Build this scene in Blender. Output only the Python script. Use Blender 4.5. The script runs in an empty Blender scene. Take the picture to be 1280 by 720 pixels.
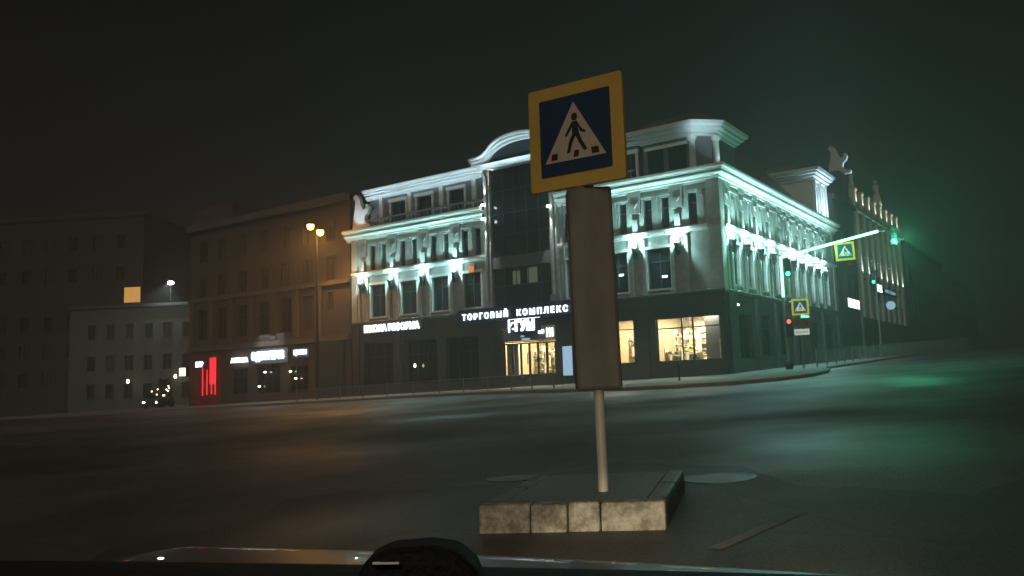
import bpy, math, random
from mathutils import Vector, Matrix
random.seed(7)
scene = bpy.context.scene
col = scene.collection
R = math.radians

# ------------------------------------------------------------------ frames
aA, aB = R(-55.1), R(34.9)
dA = Vector((math.sin(aA), math.cos(aA), 0)); dB = Vector((math.sin(aB), math.cos(aB), 0))
CORNER = Vector((11.356, 45.0, 0))
class Frame:
    def __init__(s, o, d, n, rev=False):
        s.o, s.d, s.n, s.rev = Vector(o), Vector(d), Vector(n), rev
        s.x = -s.d if rev else s.d                     # reading direction for lettering
    def p(s, t, o, z):
        v = s.o + s.d * t + s.n * o
        return Vector((v.x, v.y, z))
FA = Frame(CORNER, dA, -dB, True)
FB = Frame(CORNER, dB, -dA)

def plane(x, y): return .042 * x + .0194 * y + .06
def g(x, y):
    v = plane(x, y)
    if v > 4: v = 4 + 3 * (1 - math.exp(-(v - 4) / 3))
    elif v < 0: v = -1.2 * (1 - math.exp(v / 1.2))
    return v
def gp(v): return g(v.x, v.y)

# ------------------------------------------------------------------ builder
class MB:
    def __init__(s): s.v, s.f = [], []
    def quad(s, a, b, c, d):
        n = len(s.v); s.v += [Vector(a), Vector(b), Vector(c), Vector(d)]; s.f.append((n, n+1, n+2, n+3)); return s
    def poly(s, pts):
        n = len(s.v); s.v += [Vector(p) for p in pts]; s.f.append(tuple(range(n, n+len(pts)))); return s
    def hexa(s, P):
        n = len(s.v); s.v += [Vector(p) for p in P]
        for q in ((0,1,2,3),(7,6,5,4),(0,4,5,1),(1,5,6,2),(2,6,7,3),(3,7,4,0)): s.f.append(tuple(n+i for i in q))
        return s
    def fbox(s, fr, t0, t1, o0, o1, z0, z1, tz=None):
        q = fr.p
        return s.hexa([q(t0,o0,z0),q(t1,o0,z0),q(t1,o1,z0),q(t0,o1,z0),q(t0,o0,z1),q(t1,o0,z1),q(t1,o1,z1),q(t0,o1,z1)])
    def box(s, x0, x1, y0, y1, z0, z1):
        return s.hexa([(x0,y0,z0),(x1,y0,z0),(x1,y1,z0),(x0,y1,z0),(x0,y0,z1),(x1,y0,z1),(x1,y1,z1),(x0,y1,z1)])
    def prism(s, pts, vec):
        vec = Vector(vec); n = len(s.v); k = len(pts)
        s.v += [Vector(p) for p in pts] + [Vector(p) + vec for p in pts]
        s.f.append(tuple(range(n, n+k))); s.f.append(tuple(n+2*k-1-i for i in range(k)))
        for i in range(k):
            j = (i+1) % k; s.f.append((n+i, n+j, n+k+j, n+k+i))
        return s
    def loft(s, rings, cap=True, closed=True):
        base = len(s.v); k = len(rings[0])
        for r in rings: s.v += [Vector(p) for p in r]
        for a in range(len(rings)-1):
            for i in range(k if closed else k-1):
                j = (i+1) % k; s.f.append((base+a*k+i, base+a*k+j, base+(a+1)*k+j, base+(a+1)*k+i))
        if cap:
            s.f.append(tuple(base+i for i in reversed(range(k))))
            m = base + (len(rings)-1)*k; s.f.append(tuple(m+i for i in range(k)))
        return s
    def tube(s, pts, r, n=10):
        pts = [Vector(p) for p in pts]; rad = r if isinstance(r, (list, tuple)) else [r]*len(pts); rings = []
        for i, p in enumerate(pts):
            a = pts[max(i-1,0)]; b = pts[min(i+1,len(pts)-1)]; t = (b-a).normalized()
            u = t.cross(Vector((0,0,1)))
            if u.length < 1e-3: u = t.cross(Vector((1,0,0)))
            u.normalize(); w = t.cross(u)
            rings.append([p + (u*math.cos(2*math.pi*q/n) + w*math.sin(2*math.pi*q/n))*rad[i] for q in range(n)])
        return s.loft(rings)
    def lathe(s, c, prof, n=14):
        c = Vector(c)
        return s.loft([[c + Vector((max(r,.001)*math.cos(2*math.pi*q/n), max(r,.001)*math.sin(2*math.pi*q/n), z)) for q in range(n)] for r, z in prof])
    def sweep(s, path, prof):
        """path: plan points in order; prof: (out, z) ring; out is to the right of travel."""
        pts = [Vector((p[0], p[1], 0)) for p in path]; rings = []
        for i, p in enumerate(pts):
            e = []
            if i > 0: e.append((pts[i]-pts[i-1]).normalized())
            if i < len(pts)-1: e.append((pts[i+1]-pts[i]).normalized())
            ns = [Vector((d.y, -d.x, 0)) for d in e]
            m = sum(ns, Vector((0,0,0)))
            m = m / max(.2, m.length_squared) * len(ns) if len(ns) == 1 else m.normalized() / max(.3, m.normalized().dot(ns[0]))
            rings.append([p + m*o + Vector((0,0,z)) for o, z in prof])
        return s.loft(rings)
    def build(s, name, mat, parent=None, smooth=False, bevel=0):
        me = bpy.data.meshes.new(name)
        off = Vector((0,0,0))
        if parent is not None:
            off = ROOTLOC[parent.name]
        else:
            xs = [v.x for v in s.v]; ys = [v.y for v in s.v]; zs = [v.z for v in s.v]
            off = Vector(((min(xs)+max(xs))/2, (min(ys)+max(ys))/2, min(zs)))
        me.from_pydata([v-off for v in s.v], [], s.f); me.validate(); me.update()
        import bmesh
        bm = bmesh.new(); bm.from_mesh(me); bmesh.ops.recalc_face_normals(bm, faces=bm.faces[:])
        bm.to_mesh(me); bm.free()
        if smooth:
            for p in me.polygons: p.use_smooth = True
        o = bpy.data.objects.new(name, me); col.objects.link(o); me.materials.append(mat)
        if parent is not None: o.parent = parent; ROOTLOC[o.name] = off
        else: o.location = off; ROOTLOC[o.name] = off
        if bevel:
            b = o.modifiers.new('bevel', 'BEVEL'); b.width = bevel; b.segments = 2; b.limit_method = 'ANGLE'
        return o
ROOTLOC = {}
def thing(name, label, cat, loc=(0,0,0), group=None, kind=None):
    o = bpy.data.objects.new(name, None); col.objects.link(o); o.location = loc; o.empty_display_size = .3
    o['label'] = label; o['category'] = cat
    if group: o['group'] = group
    if kind: o['kind'] = kind
    ROOTLOC[o.name] = Vector(loc); return o
def tag(o, label, cat, group=None, kind=None):
    if label: o['label'] = label
    if cat: o['category'] = cat
    if group: o['group'] = group
    if kind: o['kind'] = kind
    return o
def struct(o, label=None):
    o['kind'] = 'structure'
    if label: o['label'] = label
    return o
def copy_tree(o, parent=None):
    c = o.copy(); col.objects.link(c)
    if parent is not None: c.parent = parent
    for ch in list(o.children): copy_tree(ch, c)
    return c

# ------------------------------------------------------------------ materials
def mat(name, c, rough=.7, var=.15, scale=1.5, metal=0, bump=0, bscale=20, emit=None, es=0, coat=0, spec=None, streak=0):
    m = bpy.data.materials.new(name); m.use_nodes = True; nt = m.node_tree; b = nt.nodes['Principled BSDF']
    b.inputs['Roughness'].default_value = rough; b.inputs['Metallic'].default_value = metal
    if spec is not None: b.inputs['Specular IOR Level'].default_value = spec
    if coat: b.inputs['Coat Weight'].default_value = coat; b.inputs['Coat Roughness'].default_value = .01
    tc = nt.nodes.new('ShaderNodeTexCoord')
    n = nt.nodes.new('ShaderNodeTexNoise'); n.inputs['Scale'].default_value = scale; n.inputs['Detail'].default_value = 8; n.inputs['Roughness'].default_value = .65
    mp = nt.nodes.new('ShaderNodeMapping'); mp.inputs['Scale'].default_value = (1, 1, .25 if streak else 1)
    nt.links.new(tc.outputs['Object'], mp.inputs['Vector']); nt.links.new(mp.outputs['Vector'], n.inputs['Vector'])
    r = nt.nodes.new('ShaderNodeValToRGB'); r.color_ramp.elements[0].position = .3; r.color_ramp.elements[1].position = .72
    r.color_ramp.elements[0].color = (*[x*(1-var) for x in c], 1); r.color_ramp.elements[1].color = (*[min(1, x*(1+var)) for x in c], 1)
    nt.links.new(n.outputs['Fac'], r.inputs['Fac']); nt.links.new(r.outputs['Color'], b.inputs['Base Color'])
    if bump:
        n2 = nt.nodes.new('ShaderNodeTexNoise'); n2.inputs['Scale'].default_value = bscale; n2.inputs['Detail'].default_value = 5
        bp = nt.nodes.new('ShaderNodeBump'); bp.inputs['Strength'].default_value = bump; bp.inputs['Distance'].default_value = .02
        nt.links.new(tc.outputs['Object'], n2.inputs['Vector']); nt.links.new(n2.outputs['Fac'], bp.inputs['Height']); nt.links.new(bp.outputs['Normal'], b.inputs['Normal'])
    if emit: b.inputs['Emission Color'].default_value = (*emit, 1); b.inputs['Emission Strength'].default_value = es
    return m
def asphalt():
    m = mat('asphalt', (.1,.095,.088), .62, .35, .35, bump=.6, bscale=70); nt = m.node_tree; b = nt.nodes['Principled BSDF']; N = nt.nodes.new; K = nt.links.new
    tc = [n for n in nt.nodes if n.type == 'TEX_COORD'][0]; base = b.inputs['Base Color'].links[0].from_socket
    n = N('ShaderNodeTexNoise'); n.inputs['Scale'].default_value = .18; n.inputs['Detail'].default_value = 9
    r = N('ShaderNodeMapRange'); r.inputs['From Min'].default_value = .35; r.inputs['From Max'].default_value = .7
    r.inputs['To Min'].default_value = .4; r.inputs['To Max'].default_value = .75
    K(tc.outputs['Object'], n.inputs['Vector']); K(n.outputs['Fac'], r.inputs['Value']); K(r.outputs['Result'], b.inputs['Roughness'])
    def mul(a, f):
        x = N('ShaderNodeMix'); x.data_type = 'RGBA'; x.blend_type = 'MULTIPLY'; x.inputs[0].default_value = 1; K(a, x.inputs[6]); K(f, x.inputs[7]); return x.outputs[2]
    # coarse stone grain
    g_ = N('ShaderNodeTexNoise'); g_.inputs['Scale'].default_value = 45; g_.inputs['Detail'].default_value = 3; K(tc.outputs['Object'], g_.inputs['Vector'])
    gr = N('ShaderNodeMapRange'); gr.inputs['From Min'].default_value = .3; gr.inputs['From Max'].default_value = .7; gr.inputs['To Min'].default_value = .5; gr.inputs['To Max'].default_value = 1.5; K(g_.outputs['Fac'], gr.inputs['Value'])
    # patches of newer surface
    wv = N('ShaderNodeTexNoise'); wv.inputs['Scale'].default_value = .6; K(tc.outputs['Object'], wv.inputs['Vector'])
    wm = N('ShaderNodeMix'); wm.data_type = 'RGBA'; wm.blend_type = 'LINEAR_LIGHT'; wm.inputs[0].default_value = .25; K(tc.outputs['Object'], wm.inputs[6]); K(wv.outputs['Color'], wm.inputs[7])
    v = N('ShaderNodeTexVoronoi'); v.inputs['Scale'].default_value = .16; v.distance = 'CHEBYCHEV'; K(wm.outputs[2], v.inputs['Vector'])
    vs = N('ShaderNodeSeparateColor'); K(v.outputs['Color'], vs.inputs[0]); vr = N('ShaderNodeMapRange'); vr.inputs['To Min'].default_value = .62; vr.inputs['To Max'].default_value = 1.3; K(vs.outputs[0], vr.inputs['Value'])
    # cracks
    c = N('ShaderNodeTexVoronoi'); c.feature = 'DISTANCE_TO_EDGE'; c.inputs['Scale'].default_value = .33; K(wm.outputs[2], c.inputs['Vector'])
    c1 = N('ShaderNodeMapRange'); c1.inputs['From Min'].default_value = .004; c1.inputs['From Max'].default_value = .014; c1.inputs['To Min'].default_value = .8; c1.inputs['To Max'].default_value = 1; K(c.outputs['Distance'], c1.inputs['Value'])
    o = mul(mul(mul(base, gr.outputs[0]), vr.outputs[0]), c1.outputs[0]); K(o, b.inputs['Base Color'])
    return m
def stained(m, dark=(.3,.27,.22), scale=4):
    """grime and chips over an existing material"""
    nt = m.node_tree; b = nt.nodes['Principled BSDF']; N = nt.nodes.new; K = nt.links.new
    tc = [n for n in nt.nodes if n.type == 'TEX_COORD'][0]; base = b.inputs['Base Color'].links[0].from_socket
    n = N('ShaderNodeTexNoise'); n.inputs['Scale'].default_value = scale; n.inputs['Detail'].default_value = 10; n.inputs['Roughness'].default_value = .75; K(tc.outputs['Object'], n.inputs['Vector'])
    r = N('ShaderNodeValToRGB'); r.color_ramp.elements[0].position = .42; r.color_ramp.elements[1].position = .58; r.color_ramp.elements[0].color = (*dark,1); r.color_ramp.elements[1].color = (1,1,1,1); K(n.outputs['Fac'], r.inputs[0])
    x = N('ShaderNodeMix'); x.data_type = 'RGBA'; x.blend_type = 'MULTIPLY'; x.inputs[0].default_value = .8; K(base, x.inputs[6]); K(r.outputs[0], x.inputs[7]); K(x.outputs[2], b.inputs['Base Color']); return m
def paving():
    m = mat('paving', (.22,.215,.2), .75, .2, .6, bump=.2, bscale=30); nt = m.node_tree; b = nt.nodes['Principled BSDF']
    tc = [n for n in nt.nodes if n.type == 'TEX_COORD'][0]
    mp = nt.nodes.new('ShaderNodeMapping'); mp.inputs['Rotation'].default_value = (0,0,R(55.1-90))
    br = nt.nodes.new('ShaderNodeTexBrick'); br.inputs['Scale'].default_value = 1; br.inputs['Brick Width'].default_value = .6; br.inputs['Row Height'].default_value = .3
    br.inputs['Mortar Size'].default_value = .012; br.inputs['Color1'].default_value = (.25,.24,.22,1); br.inputs['Color2'].default_value = (.18,.175,.165,1); br.inputs['Mortar'].default_value = (.07,.07,.065,1)
    nt.links.new(tc.outputs['Object'], mp.inputs['Vector']); nt.links.new(mp.outputs['Vector'], br.inputs['Vector'])
    nt.links.new(br.outputs['Color'], b.inputs['Base Color']); return m
def cladding(name, c1, c2, w, h):
    m = mat(name, c1, .45, .2, .8); nt = m.node_tree; b = nt.nodes['Principled BSDF']
    tc = [n for n in nt.nodes if n.type == 'TEX_COORD'][0]
    # slab joints follow each wall: along-wall distance and height
    ge = nt.nodes.new('ShaderNodeSeparateXYZ'); nt.links.new(tc.outputs['Object'], ge.inputs[0])
    a = nt.nodes.new('ShaderNodeMath'); a.operation = 'MULTIPLY'; a.inputs[1].default_value = .62; nt.links.new(ge.outputs[0], a.inputs[0])
    q = nt.nodes.new('ShaderNodeMath'); q.operation = 'MULTIPLY_ADD'; q.inputs[1].default_value = .79; nt.links.new(ge.outputs[1], q.inputs[0]); nt.links.new(a.outputs[0], q.inputs[2])
    cb = nt.nodes.new('ShaderNodeCombineXYZ'); nt.links.new(q.outputs[0], cb.inputs[0]); nt.links.new(ge.outputs[2], cb.inputs[1])
    br = nt.nodes.new('ShaderNodeTexBrick'); br.inputs['Scale'].default_value = 1; br.inputs['Brick Width'].default_value = w; br.inputs['Row Height'].default_value = h
    br.inputs['Mortar Size'].default_value = .012; br.inputs['Color1'].default_value = (*c1,1); br.inputs['Color2'].default_value = (*c2,1); br.inputs['Mortar'].default_value = (*[x*.35 for x in c1],1)
    nt.links.new(cb.outputs[0], br.inputs['Vector']); nt.links.new(br.outputs['Color'], b.inputs['Base Color']); return m
def emis(name, c, s):
    m = bpy.data.materials.new(name); m.use_nodes = True; b = m.node_tree.nodes['Principled BSDF']
    b.inputs['Base Color'].default_value = (*[x*.5 for x in c], 1); b.inputs['Emission Color'].default_value = (*c, 1); b.inputs['Emission Strength'].default_value = s; return m
def glass(name, tint=(.9,.95,.93), gl=.12):
    m = bpy.data.materials.new(name); m.use_nodes = True; nt = m.node_tree; nt.nodes.clear()
    o = nt.nodes.new('ShaderNodeOutputMaterial'); mx = nt.nodes.new('ShaderNodeMixShader'); t = nt.nodes.new('ShaderNodeBsdfTransparent'); gs = nt.nodes.new('ShaderNodeBsdfGlossy')
    t.inputs[0].default_value = (*tint, 1); gs.inputs['Roughness'].default_value = .03; f = nt.nodes.new('ShaderNodeFresnel'); f.inputs[0].default_value = 1.5
    nt.links.new(f.outputs[0], mx.inputs[0]); nt.links.new(t.outputs[0], mx.inputs[1]); nt.links.new(gs.outputs[0], mx.inputs[2]); nt.links.new(mx.outputs[0], o.inputs[0]); return m
def goods():
    m = bpy.data.materials.new('goods'); m.use_nodes = True; nt = m.node_tree; b = nt.nodes['Principled BSDF']
    tc = nt.nodes.new('ShaderNodeTexCoord'); v = nt.nodes.new('ShaderNodeTexVoronoi'); v.inputs['Scale'].default_value = 5
    r = nt.nodes.new('ShaderNodeValToRGB'); cr = r.color_ramp; cr.interpolation = 'CONSTANT'
    cols = [(.75,.62,.35),(.5,.12,.07),(.8,.75,.65),(.12,.2,.12),(.75,.42,.1),(.08,.07,.06),(.55,.5,.42),(.7,.65,.2)]
    cr.elements[0].color = (*cols[0],1); cr.elements[1].position = .9; cr.elements[1].color = (*cols[1],1)
    for i, c in enumerate(cols[2:]): e = cr.elements.new(.12*(i+1)); e.color = (*c,1)
    s = nt.nodes.new('ShaderNodeSeparateColor'); nt.links.new(tc.outputs['Object'], v.inputs['Vector']); nt.links.new(v.outputs['Color'], s.inputs[0]); nt.links.new(s.outputs[0], r.inputs[0]); nt.links.new(r.outputs[0], b.inputs['Base Color'])
    b.inputs['Roughness'].default_value = .6; return m
M = dict(
 asphalt=asphalt(), paving=paving(),
 kerb=mat('kerb_stone', (.3,.29,.26), .8, .2, 2, bump=.4), oldkerb=stained(mat('chipped_painted_kerb', (.42,.4,.34), .85, .2, 3, bump=.9, bscale=35), scale=7),
 paint=mat('worn_road_paint', (.13,.128,.12), .7, .6, 3),
 cream=stained(mat('cream_render', (.37,.385,.365), .85, .15, .7, bump=.15, streak=1), dark=(.66,.63,.58), scale=1.3),
 trim=mat('pale_trim', (.62,.62,.58), .75, .1, 1.2, streak=1),
 granite=cladding('dark_granite', (.075,.075,.075), (.06,.062,.062), 1.2, .6),
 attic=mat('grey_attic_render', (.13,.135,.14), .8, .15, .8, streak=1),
 roof=mat('brown_metal_roof', (.13,.09,.065), .5, .25, .8, streak=1),
 darkglass=mat('dark_window_glass', (.012,.016,.018), .08, .3, .5, spec=.6),
 curtain=mat('dark_curtain_glass', (.02,.028,.03), .12, .3, .3, spec=.6),
  blind=mat('drawn_blind_behind_glass', (.07,.07,.065), .25, .4, .8, spec=.6),
 frame=mat('dark_window_frame', (.05,.05,.05), .5, .2, 4),
 iron=mat('black_iron', (.025,.025,.025), .45, .2, 6, metal=.4),
 steel=mat('grey_galvanised_steel', (.25,.25,.25), .5, .2, 4, metal=.6),
 navy=mat('navy_fascia', (.02,.025,.05), .4, .15, 2),
 whiteled=emis('white_letter_light', (.75,.88,1), 3.2), whitebox=emis('white_sign_light', (.85,.93,1), 2.6),
 lampglass=emis('lantern_glow', (.75,1,.96), 3), upglow=emis('uplight_lens', (.8,.95,1), 12),
 sodium=emis('sodium_lamp', (1,.38,.03), 45), coldlamp=emis('cold_flood_lens', (.8,.95,1), 25),
 greenled=emis('green_led_tube', (.28,1,.6), 3.2), greenlit=emis('green_signal_lens', (.05,1,.5), 5), redlit=emis('red_signal_lens', (1,.08,.06), 2.5),
 poster=emis('poster_light', (.4,.62,.85), .55), amber=emis('amber_window_light', (1,.5,.13), .55), warmspot=emis('warm_bulb', (1,.8,.5), 7), dimwarm=emis('dim_lit_room', (.35,.42,.3), .12),
 redglow=emis('red_tube_light', (1,.03,.05), .9), orangesign=emis('orange_sign_light', (1,.28,.06), .5), tubelight=emis('ceiling_tube', (1,.95,.8), 6),
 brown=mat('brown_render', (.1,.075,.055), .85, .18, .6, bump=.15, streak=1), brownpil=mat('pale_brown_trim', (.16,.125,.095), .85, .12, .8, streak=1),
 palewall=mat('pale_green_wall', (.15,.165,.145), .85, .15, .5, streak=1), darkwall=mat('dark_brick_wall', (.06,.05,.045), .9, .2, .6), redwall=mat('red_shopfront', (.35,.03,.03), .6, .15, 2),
 yellow=mat('yellow_reflective_board', (.48,.32,.07), .45, .12, 3), blue=mat('blue_sign_sheet', (.014,.035,.08), .4, .08, 3), white=mat('white_sign_sheet', (.42,.36,.3), .45, .06, 3), lit_yellow=mat('retro_glow_yellow', (.62,.4,.02), .45, .06, 3, emit=(.75,.6,.06), es=.3), lit_blue=mat('retro_glow_blue', (.012,.07,.22), .4, .08, 3, emit=(.02,.06,.1), es=.3), lit_white=mat('retro_glow_white', (.6,.58,.52), .45, .06, 3, emit=(.8,.82,.74), es=.35),  # small signs' emission imitates headlight thrown back by reflective sheeting
 blacksheet=mat('black_sign_sheet', (.02,.018,.018), .5, .1, 3),
 red=mat('red_sign_sheet', (.45,.03,.03), .45, .08, 3),
 panelgrey=mat('grey_cabinet_paint', (.115,.106,.094), .6, .4, 4, streak=1), post=mat('pale_post_paint', (.5,.48,.42), .5, .15, 4, streak=1),
 iron_cover=mat('worn_cast_iron', (.16,.155,.15), .45, .4, 8, metal=.6, bump=.5),
 carpaint=mat('dark_car_paint', (.09,.06,.045), .36, .1, 2, coat=.4), dash=mat('black_dashboard', (.012,.012,.012), .75, .2, 8, bump=.3, bscale=300), chrome=mat('chrome_edge', (.6,.6,.6), .2, .05, 3, metal=1), tyre=mat('tyre_rubber', (.02,.02,.02), .85, .1, 5),
 inner=mat('shop_inner_wall', (.42,.33,.2), .8, .15, 1.5), floorin=mat('shop_floor', (.45,.38,.28), .4, .1, 2), goods=goods(), shelfwhite=mat('white_shelf', (.75,.7,.6), .5, .05, 3), clear=glass('clear_shop_glass'), headlens=emis('headlamp_lens', (1,.95,.85), 9),
)

# ------------------------------------------------------------------ helpers for architecture
def wall_cells(mb, fr, t0, t1, z0, z1, o, holes, depth):
    ts = sorted({t0, t1, *[h[0] for h in holes], *[h[1] for h in holes]}); zs = sorted({z0, z1, *[h[2] for h in holes], *[h[3] for h in holes]})
    ts = [t for t in ts if t0 <= t <= t1]; zs = [z for z in zs if z0 <= z <= z1]
    for i in range(len(ts)-1):
        for j in range(len(zs)-1):
            tc, zc = (ts[i]+ts[i+1])/2, (zs[j]+zs[j+1])/2
            if any(h[0] < tc < h[1] and h[2] < zc < h[3] for h in holes): continue
            mb.quad(fr.p(ts[i],o,zs[j]), fr.p(ts[i+1],o,zs[j]), fr.p(ts[i+1],o,zs[j+1]), fr.p(ts[i],o,zs[j+1]))
    for a, b, c, d in holes:
        for P in (((a,c),(b,c)),((b,c),(b,d)),((b,d),(a,d)),((a,d),(a,c))):
            (p0,q0),(p1,q1) = P; mb.quad(fr.p(p0,o,q0), fr.p(p1,o,q1), fr.p(p1,o-depth,q1), fr.p(p0,o-depth,q0))
def window(root, fr, h, o, depth=.22, nt=1, nz=2, pane='darkglass', fmat='frame', surround=None, name='window'):
    a, b, c, d = h; w = .06
    m = MB()
    for (x0,x1,y0,y1) in ((a,a+w,c,d),(b-w,b,c,d),(a+w,b-w,c,c+w),(a+w,b-w,d-w,d)): m.fbox(fr, x0, x1, o-depth, o-depth+.09, y0, y1)
    for i in range(1, nt): x = a+(b-a)*i/nt; m.fbox(fr, x-.025, x+.025, o-depth+.002, o-depth+.085, c+w, d-w)
    for i in range(1, nz): z = c+(d-c)*(.68 if nz == 2 else i/nz); m.fbox(fr, a+w, b-w, o-depth+.004, o-depth+.08, z-.025, z+.025)
    wo = m.build(name, M[fmat], root)
    p = MB(); p.quad(fr.p(a+.01,o-depth+.03,c+.01), fr.p(b-.01,o-depth+.03,c+.01), fr.p(b-.01,o-depth+.03,d-.01), fr.p(a+.01,o-depth+.03,d-.01)).build('pane', M[pane], wo)
    if surround:
        s = MB(); q = .14
        s.fbox(fr, a-q, a-.003, o-.05, o+.06, c, d); s.fbox(fr, b+.003, b+q, o-.05, o+.06, c, d); s.fbox(fr, a-q-.04, b+q+.04, o-.05, o+.1, d+.003, d+q+.03); s.fbox(fr, a-q, b+q, o-.05, o+.1, c-.1, c-.003)
        s.build('surround', M[surround], wo)
    return wo
def text_mesh(s, size, extr, fr, t, o, z, width=None, spacing=1.0, bold=0.0):
    cu = bpy.data.curves.new('lettering', 'FONT'); cu.body = s; cu.size = size; cu.extrude = extr; cu.align_x = 'CENTER'; cu.align_y = 'CENTER'; cu.space_character = spacing; cu.offset = bold
    ob = bpy.data.objects.new('lettering', cu); col.objects.link(ob)
    dg = bpy.context.evaluated_depsgraph_get(); me = bpy.data.meshes.new_from_object(ob.evaluated_get(dg))
    bpy.data.objects.remove(ob); bpy.data.curves.remove(cu)
    xs = [v.co.x for v in me.vertices]; ys = [v.co.y for v in me.vertices]
    cx, cy = (min(xs)+max(xs))/2, (min(ys)+max(ys))/2; k = width/(max(xs)-min(xs)) if width else 1
    mb = MB()
    for v in me.vertices:
        p = fr.p(t, o, z) + fr.x*((v.co.x-cx)*k) + fr.n*v.co.z; p.z += (v.co.y-cy); mb.v.append(p)
    mb.f = [tuple(p.vertices) for p in me.polygons]; bpy.data.meshes.remove(me); return mb
def lamp(name, kind, loc, power, color, parent=None, target=None, **kw):
    L = bpy.data.lights.new(name, kind); L.energy = power; L.color = color
    for k, v in kw.items(): setattr(L, k, v)
    o = bpy.data.objects.new(name, L); col.objects.link(o); loc = Vector(loc)
    if target is not None: o.rotation_euler = (Vector(target)-loc).to_track_quat('-Z', 'Y').to_euler()
    o.location = loc
    if parent is not None: o.parent = parent; o.location = loc - ROOTLOC[parent.name]
    return o
def strip_light(name, fr, t0, t1, o, z, to, tz, power, color, parent):
    a, b = fr.p(t0, o, z), fr.p(t1, o, z); c = (a+b)/2; d = (fr.p((t0+t1)/2, to, tz)-c).normalized(); x = (b-a).normalized(); y = (-d).cross(x)
    L = bpy.data.lights.new(name, 'AREA'); L.shape = 'RECTANGLE'; L.size = (b-a).length; L.size_y = .06; L.energy = power; L.color = color; L.spread = R(110)
    ob = bpy.data.objects.new(name, L); col.objects.link(ob)
    ob.rotation_euler = Matrix((x, y, -d)).transposed().to_euler(); ob.location = c - ROOTLOC[parent.name]; ob.parent = parent
    return ob

# ================================================================== GROUND
def ground():
    xs = [-500,-350,-250,-180,-140,-110] + list(range(-90, 126, 5)) + [140,170,210,280,380,500]
    ys = [-120,-80,-50,-30,-20] + list(range(-15, 151, 5)) + [170,200,250,320,420,600]
    mb = MB(); nx = len(xs)
    for y in ys:
        for x in xs: mb.v.append(Vector((x, y, g(x, y))))
    for j in range(len(ys)-1):
        for i in range(nx-1): mb.f.append((j*nx+i, j*nx+i+1, (j+1)*nx+i+1, (j+1)*nx+i))
    struct(mb.build('road', M['asphalt']))
ground()
def kerb_path():
    pts = [FA.p(t, 6, 0) for t in (75, 60, 50, 40, 30, 22, 15)]
    pts += [Vector(p+(0,)) for p in ((-1.2,45.0),(1.9,39.7),(4.6,35.2),(6.3,33.4),(8.3,32.7),(10.4,33.3),(12.4,35.4),(14.2,38.6),(15.6,42.1))]
    pts += [FB.p(s, 4, 0) for s in (3, 10, 20, 32, 45, 60, 80, 110)]
    return pts
KP = kerb_path()
def sidewalk():
    inner = [FA.p(75,-1,0), FA.p(60,-1,0), FA.p(50,-1,0), FA.p(40,-1,0), FA.p(30,-1,0), FA.p(22,-1,0), FA.p(15,-1,0)] + [FA.p(t,-1,0) for t in (12,9.5,7,5,3.2,1.6,0,-.0)] + [FB.p(0.2,-1,0)] + [FB.p(s,-1,0) for s in (3,10,20,32,45,60,80,110)]
    n = min(len(inner), len(KP))
    mb = MB(); kb = MB(); H = .14
    for i in range(len(KP)-1):
        a, b = KP[i], KP[i+1]; c, d = inner[min(i+1,n-1)], inner[min(i,n-1)]
        P = [Vector((p.x, p.y, gp(p)+H)) for p in (a, b, c, d)]; mb.quad(*P)
    struct(mb.build('sidewalk', M['paving']))
    def kring(i):
        p = KP[i]; e = (KP[min(i+1,len(KP)-1)]-KP[max(i-1,0)]).normalized(); nrm = Vector((e.y, -e.x, 0)); z = gp(p)
        if i < 15 and False: pass
        return [p + nrm*o + Vector((0,0,z+h)) for o, h in ((-.12,H+.004),(.06,H+.004),(.08,H-.02),(.08,-.2),(-.12,-.2))]
    kb.loft([kring(i) for i in range(len(KP))]); struct(kb.build('kerb', M['kerb']))
sidewalk()

# ================================================================== MAIN SHOPPING BUILDING
LA, LB = 28.0, 23.6
root = thing('shopping_building', 'long three storey shopping centre with cold lit cream walls and curved gable', 'building', tuple(FA.p(0,0,1.2)))
ZB, ZC, ZS = 6.12, 12.25, 9.62          # band over ground floor, cornice underside, string course
# --- upper walls with window openings
hA = []
def bay3(c): return [(c-.78,c-.28,9.85,11.65),(c+.28,c+.78,9.85,11.65)]
cR = [0.95, 3.68, 6.35, 9.05]; cL = [17.0, 19.72, 22.55, 25.45]
w2R = [(c-.72,c+.72,6.45,8.75) for c in cR[1:]]; w2L = [(c-.72,c+.72,6.45,8.75) for c in cL]
w3 = [h for c in cR+cL for h in bay3(c)]
CB0, CB1 = 10.25, 15.75                # the glazed central bay
m = MB()
wall_cells(m, FA, 0, CB0, ZB, ZC, 0, [h for h in w2R+w3 if h[1] < CB0], .25)
m.build('upper_wall', M['cream'], root); m = MB()
wall_cells(m, FA, CB1, LA, ZB, ZC, 0, [h for h in w2L+w3 if h[0] > CB1], .25)
m.build('upper_wall', M['cream'], root); m = MB()
sB = [1.1, 3.37, 5.71, 8.07, 10.3, 12.2, 14.17, 16.05, 18.04, 19.93]
h2B, h3B = [], []
for a, b in zip(sB, sB[1:] + [22.1]):
    c = (a+b)/2; h2B.append((c-.48,c+.48,6.5,8.75)); h3B += [(c-.62,c-.2,9.85,11.65),(c+.2,c+.62,9.85,11.65)]
wall_cells(m, FB, 0, LB, ZB, ZC, 0, h2B+h3B, .25)
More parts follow.
